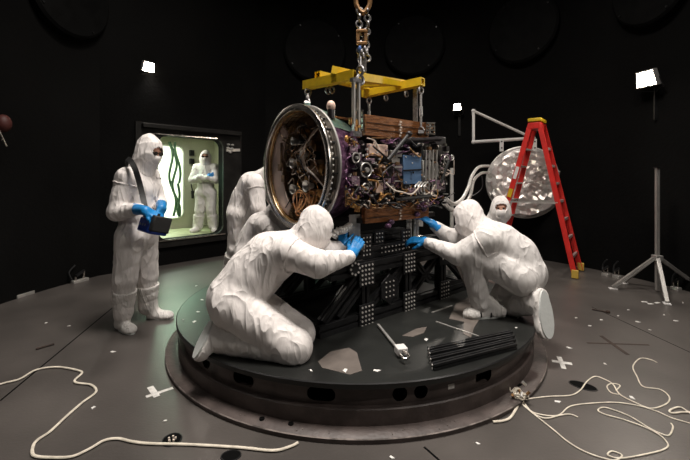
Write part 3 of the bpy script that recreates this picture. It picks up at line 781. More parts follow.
# upper cradle
for w in (.14, .74):
    MB().extr(sf(.25, w, .545), sf(1.72, w, .545), .10).build('cradle_rail', M_anod, stand)
for w, t in ((.10, .55), (.10, 1.05), (.2, .80)):
    c = sf(t, w-.0, .60); q = MB().box(c, (.13, .014, .20), [AF, NF, UP]).build('cradle_plate', M_anod2, stand, bevel=.003)
    bolts(q, c+NF*.008, 3, 5, .036, .036, .0075)
bolts(stand, sf(.86, .09, .545), 7, 2, .045, .04, .007)
def face_t(px, w): # t where the plane w behind the near face is seen at px
    k = (px-345)/FPX; o = F0-NF*w; return (k*o[1]-o[0])/(AF[0]-k*AF[1])
for px in (352, 357.5, 409, 416):
    t = face_t(px, .12); a = sf(t, .12, .59); top = 1.16
    m = MB(); m.extr(a, V(a[0], a[1], top), .046); m.build('support_post', M_alu, stand)
for px in (354.5, 413):
    t = face_t(px, .12); a = sf(t, .12, .60); MB().box(a, (.16, .10, .05), [AF, NF, UP]).build('post_foot', M_steel, stand, bevel=.006)
for px in (354.5, 420):
    t = face_t(px, .70); a = sf(t, .70, .59); MB().extr(a, V(a[0], a[1], 1.16), .06).build('support_post', M_alu, stand)
# end plate (pale triangle) beside the squatting worker
a = P(454, 262, 3.74); b2 = P(472, 258, 3.74); c2 = P(477, 282, 3.74); d2 = P(466, 287, 3.74)
m = MB(); m.add([a, b2, c2, d2]+[q-NF*.01 for q in (a, b2, c2, d2)], [(0, 1, 2, 3), (7, 6, 5, 4), (0, 4, 5, 1), (1, 5, 6, 2), (2, 6, 7, 3), (3, 7, 4, 0)])
o = m.build('end_gusset', M_tan, stand); o['label'] = 'pale bare-metal gusset'
m = MB(); m.bar(sf(1.55, .02, .13), sf(1.85, .02, .09), .02, .05); m.build('end_link', M_anod, stand)

# ------------------------------------------------------------------ the spacecraft
A = unit(V(.777, .629, 0)); N = V(A[1], -A[0], 0)
B0 = P(364, 178, 3.05); B0[2] = 0
def sp(t, o, z): return B0+A*t+N*o+UP*z                  # t along the body, o out of the near face (negative = inside), z height
def on(px, py, o=0.):                                    # point of the plane o in front of the near face seen at a pixel
    k = (px-345)/FPX; q = B0+N*o; t = (k*q[1]-q[0])/(A[0]-k*A[1]); p = q+A*t
    p = p.copy(); p[2] = CAMH-(py-HOR)/FPX*p[1]; return p
ZB, ZTOP, W, L = 1.09, 1.975, .96, .96
craft = empty('spacecraft', sp(.3, -.48, ZB), 'spacecraft with a big steel ring and copper brown panels hanging from the yellow beam', 'spacecraft')
AX = sp(0, -.48, 1.555)                                  # ring axis passes here
def rp(t, a, r): return AX+A*t+r*(N*math.cos(a)+UP*math.sin(a))      # polar about the ring axis
RO, RI = .525, .475
TF = -.375                                               # front of the ring
m = MB(); m.lathe([(RI, TF), (RI-.004, TF+.006), (RI, TF+.03), (RI+.004, TF+.03), (RO-.02, TF+.03), (RO-.004, TF+.026), (RO, TF+.012), (RO-.004, TF), (RO-.02, TF-.004)], AX, A, 120, closed=True)
m.build('ring_front_flange', M_steel, craft)
m = MB(); m.lathe([(RO-.035, TF+.03), (RO-.035, TF+.10)], AX, A, 120); m.lathe([(RO-.036, TF+.06), (RO-.018, TF+.064), (RO-.036, TF+.068)], AX, A, 120); m.build('ring_outer_web', mat('ring_web', (.16, .14, .12), .35, metal=.9, var=.3, vscale=9), craft)
m = MB(); m.lathe([(RO-.035, TF+.10), (RO-.006, TF+.10), (RO-.002, TF+.104), (RO-.002, TF+.114), (RO-.035, TF+.118)], AX, A, 120); m.build('ring_rear_flange', M_alu, craft)
b = MB()
for k in range(72):
    a = 2*PI*k/72; p = rp(TF+.036, a, RO-.017); MB().cyl(p, p+A*.012, .008, 6).build('ring_bolt', M_bolt, craft)
m = MB()
for k in range(26):
    a = 2*PI*(k+.5)/26; x = N*math.cos(a)+UP*math.sin(a)
    MB().box(rp(TF+.065, a, RO-.030), (.062, .012, .018), [A, np.cross(A, x), x]).build('ring_clip', M_anod, craft)
# inside of the barrel
m = MB(); m.lathe([(RI, TF+.03), (RI-.008, TF+.05), (RI-.008, TF+.22)], AX, A, 96); m.build('barrel_lining', M_gold, craft)
m = MB()
for k in range(40):
    a = 2*PI*k/40; m.bar(rp(TF+.05, a, RI-.010), rp(TF+.21, a, RI-.010), .005, .005)
for t in (.09, .13, .17): m.lathe([(RI-.009, TF+t), (RI-.014, TF+t+.004), (RI-.009, TF+t+.008)], AX, A, 96)
m.build('barrel_ribs', M_bronze, craft)
m = MB(); m.lathe([(RI-.02, TF+.035), (RI-.008, TF+.036), (RI-.008, TF+.045), (RI-.02, TF+.044)], AX, A, 96, closed=True); m.build('inner_flange', M_goldd, craft)
MB().lathe([(.0005, TF+.20), (RI-.012, TF+.21)], AX, A, 64, smooth=False).build('rear_bulkhead', M_darkbr, craft)
# crescent panel (pale) seen at the left inside the ring
poly = [(.455*math.cos(q), .455*math.sin(q)) for q in np.linspace(PI*.68, PI*1.38, 18)]+[(.24*math.cos(q)-.03, .36*math.sin(q)) for q in np.linspace(PI*1.38, PI*.70, 14)]
MB().prism(poly, AX+A*(TF+.055), N, UP, A, .012).build('crescent_panel', M_pink, craft)
for k, (x, z) in enumerate(((-.27, .11), (-.235, -.10), (-.30, .0))):
    MB().box(AX+A*(TF+.05)+N*x+UP*z, (.02, .05 if k else .02, .22 if k == 0 else .06), [A, N, UP]).build('panel_clip', M_darkbr, craft)
def inn(x, z, t=.0): return AX+A*(TF+t)+N*x+UP*z
# thruster nozzles
for x, z, r in ((-.06, .03, .045), (-.06, -.19, .045), (.15, -.16, .05), (.10, .10, .04), (-.05, .22, .035)):
    c = inn(x, z, .035)
    q = MB(); q.lathe([(r*.35, .1), (r*.5, .05), (r*.95, 0), (r, -.004), (r*.9, 0), (r*.42, .055)], c, A, 20); n_ = q.build('thruster_nozzle', M_alu, craft)
    MB().cyl(c+A*.07, c+A*.17, r*.55, 12).build('nozzle_throat', M_dark, n_)
for k in range(26):
    x, z = random.uniform(-.20, .33), random.uniform(-.32, .33)
    if x*x+z*z > .13: continue
    s = random.uniform(.03, .075)
    MB().box(inn(x, z, .15), (random.uniform(.05, .12), s, random.uniform(.03, .08)), [A, N, UP]).build('avionics_box', random.choice([M_dark, M_darkbr, M_goldd, M_dark, M_bronze]), craft, bevel=.004)
for k in range(40):
    a0, r0 = random.uniform(-1.9, 2.3), random.uniform(.05, .38); q = []
    x, z = r0*math.cos(a0), r0*math.sin(a0)
    for j in range(5):
        q.append(inn(max(-.30, min(.37, x)), max(-.36, min(.36, z)), random.uniform(.02, .13))); x += random.uniform(-.14, .14); z += random.uniform(-.12, .12)
    MB().tube(smooth_path(q, 6), random.choice([.003, .004, .005]), 6).build('harness_wire', random.choice([M_wire, M_darkbr, M_goldd, M_bronze, M_wire, M_dark]), craft)
for k in range(7):
    c = inn(.03+.015*k, -.30+.012*math.sin(k*2), .03+.012*k); R = .085+.008*(k % 3)
    q = [c+N*R*math.cos(a)*.75+UP*R*math.sin(a)*1.0+A*.02*math.sin(2*a+k)+N*.3*R*math.sin(a) for a in np.linspace(0, 2*PI, 20)[:-1]]
    MB().tube(smooth_path(q, 3, True), .0055, 6, closed=True).build('harness_coil', M_orange, craft)
for k in range(3):
    q = [inn(.22+.02*k, .3, .08), inn(.15, .17, .03), inn(.13-.02*k, .02, .04), inn(.26, -.08, .05), inn(.36, -.2, .1)]
    MB().tube(smooth_path(q, 6), .006, 6).build('harness_wire', M_wire, craft)
# shroud between ring and body
m = MB(); m.lathe([(RO-.012, TF+.118), (.505, TF+.18), (.47, -.04), (.44, 0.02)], AX, A, 64, a0=-.75*PI, a1=-.2*PI, ref=N); m.build('shroud_blanket', M_teal, craft)
m = MB(); m.lathe([(RO-.012, TF+.118), (.50, TF+.18), (.46, -.04), (.44, 0.02)], AX, A, 64, a0=-.2*PI, a1=1.25*PI, ref=N); m.build('shroud_blanket', M_purple, craft)
c = P(331, 106, 3.02); q = MB(); q.sph(c, (.036, .036, .045), 16); o = q.build('antenna_dome', M_cream, craft); MB().cyl(c-UP*.10, c-UP*.03, .03, 12).build('dome_base', M_dark, o)
for i, (px, py, r) in enumerate(((347, 139, .024), (349, 149, .022), (348, 192, .024), (348, 202, .022), (350, 160, .022))):
    c = on(px, py, .02 if i < 3 else 0)+A*.0; m = MB(); 
    m.sph(c, (r, r*.6, r*1.2), 12, [A, N, UP]); m.build('crumpled_film', M_purple if i % 3 else M_goldd, craft)
# body core
MB().box(sp(L/2+.02, -W/2-.06, (ZB+ZTOP)/2), (L, W-.16, ZTOP-ZB-.1), [A, N, UP]).build('body_core', M_dark, craft)
# brown panels: top and bottom on the near side, deck pieces above
tR = .80
for z, h, nm in ((ZTOP-.085, .17, 'upper_panel'), (ZB+.075, .15, 'lower_panel')):
    MB().box(sp(tR/2+.02, -.03, z), (tR, .05, h), [A, N, UP]).build(nm, M_brown, craft, bevel=.003)
    MB().box(sp(tR/2+.02, -W+.03, z), (tR, .05, h), [A, N, UP]).build(nm, M_brown, craft, bevel=.003)
    m = MB(); 
    for q in range(2 if z > 1.5 else 1):
        m.bar(sp(.03, 0., z-.03+.05*q), sp(tR, 0., z-.03+.05*q), .006, .004)
    m.build('panel_seam', M_dark, craft)
    m = MB()
    for q in range(6): m.box(sp(.42+.01*(q % 2), 0, z-.06+.024*q), (.022, .012, .014), [A, N, UP])
    m.build('panel_clips', M_wire, craft)
MB().box(sp(L/2, -W/2, ZTOP-.03), (L, W-.08, .03), [A, N, UP]).build('top_deck', M_darkbr, craft)
MB().box(sp(L/2, -W/2, ZB+.02), (L, W-.08, .04), [A, N, UP]).build('bottom_deck', M_dark, craft)
MB().box(sp(-.06, -W*.45, ZTOP-.02), (.18, .5, .02), [A, N, UP]).build('upper_panel', M_brown, craft, bevel=.003)
# corner lattices
def lattice(px, py, w, hh, mt=M_steel, n=4, o=.02):
    c = on(px, py, o); m = MB()
    for i in range(n):
        z = (i/(n-1)-.5)*hh
        m.bar(c-A*w/2+UP*z, c+A*w/2+UP*(z+.01), .02, .014)
    for x in (-.5, 0, .5): m.bar(c+A*x*w-UP*hh/2, c+A*x*w*.8+UP*hh/2, .016, .012)
    m.build('corner_bracket', mt, craft)
lattice(359.5, 121, .07, .15); lattice(430, 129, .13, .10); lattice(427, 156, .09, .2); lattice(434, 165, .08, .22); lattice(441, 176, .06, .15)
lattice(396, 166, .07, .22, M_alu)
for k in range(11):
    c = on(random.uniform(350, 360), random.uniform(122, 140), random.uniform(0, .04)); MB().box(c, (random.uniform(.02, .045), .03, random.uniform(.015, .05)), [unit(A+.5*UP*random.uniform(-1, 1)), N, UP]).build('gold_fitting', M_goldd, craft)
for k in range(9):
    c = on(random.uniform(349, 360), random.uniform(196, 211), random.uniform(0, .04)); MB().box(c, (random.uniform(.02, .045), .03, random.uniform(.015, .045)), [unit(A+.5*UP*random.uniform(-1, 1)), N, UP]).build('gold_fitting', M_goldd, craft)
# named equipment on the near face
def facebox(x0, y0, x1, y1, mt, name, o=.02, th=.05, bev=.005):
    a, b = on(x0, y0, o), on(x1, y1, o); c = (a+b)/2; w = abs(np.dot(b-a, A)); h = abs((b-a)[2])
    return MB().box(c-N*th/2, (w, th, h), [A, N, UP]).build(name, mt, craft, bevel=bev)
facebox(369, 143.5, 388, 156.5, M_cream, 'cream_panel', .03, .03)
q = facebox(403.5, 155, 421.5, 184, M_blue, 'blue_box', .05, .07)
a, b = on(403.5, 170.5, .056), on(421.5, 169.5, .056); MB().bar(a, b, .012, .012).build('box_strap', M_dark, q)
m = MB()
for x, y in ((405.5, 157), (419.5, 157), (405.5, 182), (419.5, 182), (412, 163)): p = on(x, y, .05); m.cyl(p, p+N*.008, .006, 8)
m.build('box_screws', M_bolt, q)
facebox(376, 180.5, 383.5, 193, M_cream, 'small_panel', .045, .03)
facebox(392, 158, 400, 163, M_alu, 'bracket_box', .04, .03); facebox(388, 139, 398, 144, M_purple, 'film_cover', .03, .03)
facebox(364, 160, 372, 170, M_dark, 'dark_box', .05, .06); facebox(385, 168, 392, 178, M_dark, 'dark_box', .05, .06)
facebox(423, 160, 431, 190, M_alu, 'radiator_block', .03, .04)
facebox(392, 176, 401, 188, M_purple, 'film_cover', .03, .03)
for px, py, r, mt in ((362, 170, .075, M_dark), (379, 170, .05, M_darkbr), (362, 188, .05, M_dark), (352, 158, .05, M_dark), (388, 190, .04, M_dark), (442, 160, .05, M_dark), (448, 158, .03, M_steel)):
    c = on(px, py, .0); q = MB(); q.lathe([(.001, .05), (r*.8, .05), (r, .03), (r, -.05)], c, N, 24); q = q.build('reaction_wheel' if r > .045 else 'sensor_head', mt, craft)
    m = MB(); m.torus(c+N*.05, N, r*.75, .006, 20, 6); m.cyl(c+N*.05, c+N*.07, r*.25, 10); m.build('cover_ring', M_bronze if mt is M_darkbr else M_alu, q)
# dark hoop behind the blue box
c = on(412, 172, .02); q = [c+(A*math.cos(a)*.17+UP*math.sin(a)*.17) for a in np.linspace(PI*.95, 2.05*PI, 24)]
MB().tube(q, .014, 8).build('hoop', M_dark, craft)
MB().tube([on(388, 160, .08), on(409, 134, .10)], .016, 10).build('strut', M_black, craft); MB().sph(on(409, 134, .10), .028, 12).build('strut_joint', M_dark, craft)
MB().tube([on(441, 183, .06), on(449, 160, .08)], .014, 8).build('strut', M_black, craft)
MB().tube([on(395, 200, .05), on(431, 196, .06)], .017, 8).build('strut', M_black, craft); MB().tube([on(404, 141, .05), on(440, 139, .05)], .022, 8).build('strut', M_dark, craft)
m = MB()
p0 = on(447, 155, .0)
for k in range(5):
    MB().box(on(438+2.6*k, 148+9*k % 26, .03), (.05, .05, .05), [A, N, UP]).build('end_fitting', random.choice([M_dark, M_steel, M_darkbr, M_purple]), craft, bevel=.005)
facebox(436, 136, 446, 192, M_dark, 'end_panel', -.02, .06)
# rows of small boxes and connectors
for k in range(96):
    px, py = random.uniform(350, 447), random.uniform(139, 203)
    if 402 < px < 423 and 153 < py < 186: continue
    if 368 < px < 389 and 142 < py < 158: continue
    c = on(px, py, random.uniform(0, .05)); s = random.uniform(.010, .032)
    mt = random.choice([M_dark, M_dark, M_dark, M_darkbr, M_steel, M_purple, M_bronze, M_alu, M_purple, M_white])
    mb = MB()
    if k % 3: mb.box(c, (s*1.5, .03, s), [A, N, UP]); mb.box(c+N*.015, (s*.8, .012, s*.5), [A, N, UP])
    else: mb.cyl(c-N*.03, c+N*.02, s*.5, 10); mb.cyl(c+N*.005, c+N*.03, s*.3, 8)
    mb.build('connector', mt, craft)
for k in range(90):
    px, py = random.uniform(348, 446), random.choice([random.uniform(138, 205), random.uniform(186, 206), random.uniform(186, 206)])
    q = []
    for j in range(5):
        q.append(on(min(454, max(346, px)), min(208, max(138, py)), random.uniform(.015, .075))); px += random.uniform(-9, 10); py += random.uniform(-9, 9)
    keep = not any(403 < 345+p[0]/p[1]*FPX < 422 and 155 < HOR-(p[2]-CAMH)/p[1]*FPX < 185 for p in q)
    if not keep and k % 5: continue
    MB().tube(smooth_path(q, 5), random.choice([.004, .005, .006, .008]), 6).build('harness_wire', random.choice([M_dark, M_purple, M_wire, M_dark, M_goldd, M_purple, M_black, M_bronze]), craft)
q = [on(386, 183, .08), on(394, 190, .09), on(402, 192, .09), on(412, 194, .09), on(420, 186, .09)]; MB().tube(smooth_path(q, 6), .007, 6).build('harness_wire', M_wire, craft)
for k in range(4): MB().tube(smooth_path([on(416+3*k, 194, .05), on(415+3*k, 187, .07), on(419+3*k, 182, .05)], 5), .007, 6).build('harness_wire', M_alu, craft)
M_lilac = mat('lilac_film', (.42, .27, .36), .25, metal=.6, col2=(.66, .52, .58), vscale=20, bump=.6, bscale=30)
for x0, y0, x1, y1, mt in ((391, 150, 402, 157, M_alu), (424, 150, 434, 160, M_alu), (393, 164, 402, 176, M_lilac), (431, 162, 439, 178, M_alu), (424, 174, 432, 184, M_lilac), (366, 158, 375, 164, M_lilac), (384, 178, 391, 188, M_lilac), (350, 142, 358, 156, M_lilac), (352, 176, 360, 186, M_lilac), (436, 180, 445, 189, M_lilac), (408, 188, 420, 193, M_lilac)):
    facebox(x0, y0, x1, y1, mt, 'cover_plate', random.uniform(.025, .045), .03, .003)
for k in range(85):  # tiny bright boxes standing in for reflected sparkle on the near face
    c = on(random.uniform(349, 447), random.uniform(140, 204), random.uniform(.03, .07)); s = random.uniform(.006, .016)
    MB().box(c, (s*random.uniform(.7, 2), .02, s), [A, N, UP]).build('sparkle_speck', random.choice([M_steel, M_white, M_alu, M_lilac, M_cream, M_bolt]), craft)
for k in range(4):
    x = on(426+3.6*k, 150, .05); MB().bar(on(426+3.6*k, 150, .05), on(425+3.6*k, 190, .05), .012, .012).build('lattice_strut', M_alu, craft)
for py in (153, 167, 181): MB().bar(on(394, py, .05), on(402, py, .05), .012, .012).build('lattice_strut', M_alu, craft)
# cluster hanging under the lower edge
for px, py in ((388, 226), (391, 222), (417, 214), (424, 209)):
    MB().sph(on(px, py, .02), (.034, .025, .025), 12, [A, N, UP]).build('film_bag', M_purple, craft)

# ------------------------------------------------------------------ yellow spreader beam, slings, hoist
G1 = P(308, 85, 3.45); G2 = P(356, 75, 3.02); G3 = P(369, 93, 3.95); G4 = P(421, 82, 3.56)
spread = empty('spreader_beam', (G1+G2+G3+G4)/4, 'yellow steel spreader frame hanging level below the chain', 'lifting beam')
def sq(a, b, w=.085, wall=.010):
    w *= .78                         # hollow square tube, open ends
    m = MB(); a = np.asarray(a, float); b = np.asarray(b, float); x = unit(b-a); y = unit(np.cross(UP, x)); z = np.cross(x, y)
    for s, hh in ((1, w/2), (-1, w/2)):
        m.bar(a+y*s*(w/2-wall/2), b+y*s*(w/2-wall/2), wall, w); m.bar(a+z*s*(w/2-wall/2), b+z*s*(w/2-wall/2), w-2*wall, wall)
    return m
d1 = unit(G2-G1); d2 = unit(G4-G3); dl = unit(G4-G2)
sq(G1-d1*.035, G2+d1*.0, .095).build('cross_beam', M_yellow, spread)
sq(G3-d2*.07, G4+d2*.02, .095).build('cross_beam', M_yellow, spread)
Ha = G1+d1*.22+UP*.10; Hb = G3+d2*.04+UP*.06
def lrp(a, b, t): return a+(b-a)*t
A2 = lrp(G1, G2, 1.0)-UP*.015; B2 = lrp(G3, G4, .62)+UP*.03
sq(A2, B2+unit(B2-A2)*.16, .082).build('long_beam', M_yellow, spread)
A1 = lrp(G1, G2, .22)+UP*.07; B1 = lrp(G3, G4, .0)+UP*.06
sq(A1, lrp(A1, B1, .95), .085).build('long_beam', M_yellow, spread)
A3 = lrp(G1, G2, .62)+UP*.07; B3 = lrp(A2, B2, .25)
sq(A3-dl*.05, B3, .08).build('top_beam', M_yellow, spread)
sq(lrp(A1, B1, .42), lrp(A2, B2, .42), .085).build('middle_beam', M_yellow, spread)
sq(lrp(A1, B1, .72), lrp(A2, B2, .72), .085).build('middle_beam', M_yellow, spread)
for g in (lrp(G1, G2, .45), lrp(G1, G2, .53), lrp(G3, G4, .35), lrp(G3, G4, .74)):
    MB().torus(g-UP*.085, d1, .026, .008, 18, 8).build('eye_ring', M_chain, spread)
m = MB(); c = G2+N*.05; m.torus(c+UP*.02, A, .035, .012, 18, 8); m.cyl(c+UP*.05, c+UP*.13, .012, 8); m.torus(c-UP*.05, N, .035, .012, 18, 8); m.build('shackle', M_chain, spread)
def sling(name, a, b, lab, kind):
    a = np.asarray(a, float); b = np.asarray(b, float); t = empty(name, b, lab, 'sling', None); u = unit(b-a); L_ = np.linalg.norm(b-a)
    if kind == 'chain':
        m = MB(); m.torus(a+u*.03, N, .03, .009, 18, 8); m.build('top_shackle', M_chain, t)
        m = MB(); m.torus(b-u*.035, A, .03, .009, 18, 8); m.bar(b-u*.03, b, .05, .05); m.build('bottom_shackle', M_chain, t)
        m = MB(); m.cyl(a+u*.06, b-u*.06, .011, 10); m.cyl(a+u*L_*.42, a+u*L_*.62, .017, 10); m.build('turnbuckle', M_chain, t)
    else:
        for s in (-1, 1):
            m = MB(); m.bar(a+A*s*.025, b+A*s*.025, .014, .03, up=N); m.build('strap', M_alu, t)
        MB().box(b, (.09, .04, .04), [A, N, UP]).build('end_block', M_chain, t); MB().box(a, (.09, .04, .03), [A, N, UP]).build('end_block', M_chain, t)
r = rp(TF+.15, PI/2, RO+.01); a = P(308, 90, r[1]); a[0] = r[0]
sling('lifting_sling', G1-UP*.05, r, 'short turnbuckle sling from the yellow beam to the top of the big ring', 'chain')
b = on(356, 134, .03); sling('lifting_sling', V(b[0], b[1], G2[2]-.06), b, 'twin-strap sling beside the copper panel nearest the ring', 'strap')
e = G3-UP*.05; sling('lifting_sling', e, V(e[0], e[1], ZTOP-.02), 'turnbuckle sling in the middle behind the upper copper panel', 'chain')
b = on(421, 134, .03); e = G4-UP*.05; sling('lifting_sling', e, V(lrp(e, b, .9)[0], lrp(e, b, .9)[1], b[2]), 'bright turnbuckle sling at the yellow beam end farthest from the ring', 'chain')
e = G4-d2*.06-UP*.05; t = empty('lifting_sling', V(e[0], e[1], ZTOP-.06), 'dull flat strap sling just inside the far bright sling', 'sling'); MB().bar(e, V(e[0], e[1], ZTOP-.06), .012, .05, up=N).build('strap', M_chain, t)
hk = P(363, 60, 3.42)
hoist = empty('hoist_chain', hk, 'steel hoist chain with a bronze link block above the yellow beam', 'hoist chain')
x0, y0 = hk[0], hk[1]
def Z(py): return CAMH-(py-HOR)/FPX*y0
m = MB(); q = [V(x0-.07, y0, Z(-540)), V(x0-.07, y0, Z(-60)), V(x0-.07, y0, Z(-25)), V(x0-.065, y0, Z(0)), V(x0-.045, y0, Z(8)), V(x0, y0, Z(13)), V(x0+.045, y0, Z(8)), V(x0+.065, y0, Z(0)), V(x0+.07, y0, Z(-25)), V(x0+.07, y0, Z(-60)), V(x0+.07, y0, Z(-540))]
m.tube([q[0]]+smooth_path(q[1:-1], 6)+[q[-1]], .022, 10); m.build('crane_hook', M_bronze, hoist)
k = 0
for dx in (-.03, .035):
    for i in range(8):
        z = Z(11)-i*.06; 
        if z < Z(64): break
        mb = MB(); ax = V(1, .3, 0) if (i+k) % 2 else V(-.3, 1, 0)
        mb.torus((x0+dx*(1+.2*math.sin(i)), y0+.01*k, z), ax, .028, .010, 16, 7); mb.build('chain_link', M_chain, hoist)
    k += 1
m = MB(); c = V(x0-.012, y0-.02, Z(38)); 
for s in (-1, 1): m.bar(c+V(s*.035, 0, -.06), c+V(s*.035, 0, .06), .03, .024)
for s in (-1, 1): m.box(c+V(0, 0, s*.055), (.09, .035, .025))
m.build('link_block', M_bronze, hoist, bevel=.004)
for i in range(5): MB().sph((x0-.03+.015*i, y0-.03, Z(50)-.03*(i % 3)), (.018, .015, .03), 10).build('shackle_pin', mat('shackle_blue', (.06, .12, .3), .4, metal=.5) if i == 0 else M_chain, hoist)
MB().box((x0, y0, (Z(60)-.03)), (.06, .05, .16)).build('lug', M_chain, hoist)

# grey ribbed hose by the kneeling worker's face
q = [P(333, 237, 2.95), P(338, 231, 2.95), P(344, 230, 2.98), P(350, 226, 3.05)]; m = MB(); pp = smooth_path(q, 12)
m.tube(pp, [.028+.006*math.sin(i*1.6) for i in range(len(pp))], 12)
tag(m.build('ribbed_hose', M_hose, at=q[0]), 'grey ribbed hose end beside the kneeling worker\'s hood', 'hose')
# white hoses to the right of the craft, thin grey pole
for q, lab in (([(446, 199), (454, 204), (462, 199), (468, 188), (472, 176), (479, 167), (489, 166)], 'pale grey hose arcing higher between spacecraft and foil disc'), ([(444, 203), (452, 210), (462, 208), (470, 196), (474, 180), (482, 173), (489, 173)], 'pale grey hose arcing lower between spacecraft and foil disc')):
    pts = [P(a, b, 3.75+(a-444)*.064) for a, b in q]
    tag(MB().tube(smooth_path(pts, 8), .023, 10).build('grey_hose', M_hose, at=pts[0]), lab, 'hose')
pts = [P(a, b, 5.4) for a, b in ((482, 176), (482, 188), (472, 196), (464, 194))]; tag(MB().tube(smooth_path(pts, 6), .008, 6).build('thin_cable', M_dark, at=pts[0]), 'thin dark cable looping down from the foil disc', 'cable')
p = pt(451.7, 262); t = empty('thin_pole', p, 'thin grey pole standing behind the squatting worker\'s head', 'pole')
MB().extr(p, V(p[0], p[1], Z(0)*0+CAMH-(168-HOR)/FPX*p[1]), .04).build('shaft', M_alu, t); MB().box(p+UP*.01, (.16, .16, .02)).build('foot_plate', M_anod, t)

# bundle of black extrusions and the bar clamp on the platform
A0, A1 = [(429, 353.5), (430, 358), (431, 364), (432.5, 370)], [(511, 336), (513, 340), (514, 344), (515, 348.5)]
for i in range(4):
    a, b = pt(*A0[i]), pt(*A1[i]); a[2] = b[2] = ZT+.021
    t = empty('rail_bar', V(a[0], a[1], ZT), ('black grooved rail, outermost toward the rim, in the bundle on the platform' if i == 3 else 'black grooved rail, second from the rim, in the platform bundle' if i == 2 else 'black grooved rail, third from the rim, in the platform bundle' if i == 1 else 'black grooved rail, closest to the stand, in the platform bundle'), 'rail', 'bundle of black rails on the platform')
    MB().extr(a, b, .038).build('rail_body', M_anod, t)
    m = MB(); u = unit(b-a); 
    for dx in (-1, 1): m.cyl(a-u*.001+UP*.010*dx, a-u*.006+UP*.010*dx, .007, 8)
    m.build('bright_end', M_bolt, t)
t = empty('bar_clamp', pt(402, 358), 'steel bar clamp with a pale block lying on the platform', 'clamp')
a, b = pt(378, 327), pt(401, 356); a[2] = b[2] = ZT+.02; u = unit(b-a); v = V(-u[1], u[0], 0)
MB().bar(a, b, .018, .012).build('bar', M_alu, t)
m = MB(); m.box(b+UP*.02, (.075, .07, .05), [u, v, UP]); m.build('clamp_block', M_white, t, bevel=.006)
m = MB(); m.tube(smooth_path([b+u*.03+UP*.03, b+u*.09+v*.02+UP*.02, b+u*.11-v*.02+UP*.015, b+u*.06-v*.03+UP*.02], 6), .009, 8); m.build('clamp_handle', M_steel, t)
a, b = pt(373, 294+24), pt(391, 324); m = MB()
for q0, q1, lab in (((436, 322), (488, 340), 'long thin steel strip lying before the squatting worker'), ((432, 313), (452, 306), 'short thin steel strip lying under the black stand end')):
    a, b = pt(*q0), pt(*q1); a[2] = b[2] = ZT+.004; tag(MB().bar(a, b, .014, .006).build('steel_strip', M_alu, at=a), lab, 'strip')

# ------------------------------------------------------------------ red step ladder
LY = unit(V(.62, .78, 0)); LX = V(LY[1], -LY[0], 0)
NR = fl(575, 279); NL = NR-LX*1.22; LT = 2.40
lad = empty('step_ladder', (NR+NL)/2+LY*.3, 'tall red step ladder with a yellow top before the foil disc', 'ladder')
topc = (NR+NL)/2+LY*.30+LX*.05
def rail_top(side, s): return topc+LX*side*.058+LY*s*.16+UP*(LT-.07)
def rail_bot(side, s): b = NL if side < 0 else NR; return b+LY*(.30+s*.30)+UP*.02
for side in (-1, 1):
    for s in (-1, 1):
        a, b = rail_bot(side, s), rail_top(side, s)
        m = MB(); w = .070 if side < 0 else .062
        m.bar(a, b, .012, w, up=LX); x = unit(b-a); yv = unit(np.cross(LY, x))
        for e in (-1, 1): m.bar(a+yv*e*w/2-LY*s*.012, b+yv*e*w/2-LY*s*.012, .03, .008, up=LX)
        m.build('rail', M_red, lad)
        MB().box(a+UP*.05, (.09, .035, .12), [LX, LY, UP]).build('foot', mat('ladder_foot', (.55, .36, .06), .5) if side > 0 else M_black, lad, bevel=.006)
for i in range(7):
    t = .115+.118*i
    a, b = lrp(rail_bot(-1, -1), rail_top(-1, -1), t), lrp(rail_bot(-1, 1), rail_top(-1, 1), t)
    MB().bar(a, b, .085, .025).build('step', M_alu, lad, bevel=.004)
for i in range(7):
    t = .115+.118*i
    a, b = lrp(rail_bot(1, -1), rail_top(1, -1), t), lrp(rail_bot(1, 1), rail_top(1, 1), t)
    MB().bar(a, b, .035, .035).build('rear_brace', M_alu, lad)
for s in (-1, 1):
    a, b = lrp(rail_bot(-1, s), rail_top(-1, s), .46), lrp(rail_bot(1, s), rail_top(1, s), .46); MB().bar(a, b, .012, .025).build('spreader_arm', M_alu, lad)
MB().box(topc+UP*(LT-.03), (.20, .38, .06), [LX, LY, UP]).build('top_cap', M_yellow, lad, bevel=.015)
m = MB(); m.box(topc+UP*(LT-.12), (.16, .36, .10), [LX, LY, UP]); m.build('top_bracket', M_red, lad, bevel=.01)
a = lrp(rail_bot(-1, -1), rail_top(-1, -1), .52)-LY*.012; x = unit(rail_top(-1, -1)-rail_bot(-1, -1)); o = MB().bar(a-x*.07, a+x*.07, .006, .06, up=LX).build('warning_label', M_yellow, lad); o['label'] = 'yellow warning label'
a = lrp(rail_bot(-1, -1), rail_top(-1, -1), .66)-LY*.012; o = MB().bar(a-x*.10, a+x*.10, .006, .05, up=LX).build('data_label', M_white, lad); o['label'] = 'pale data label'

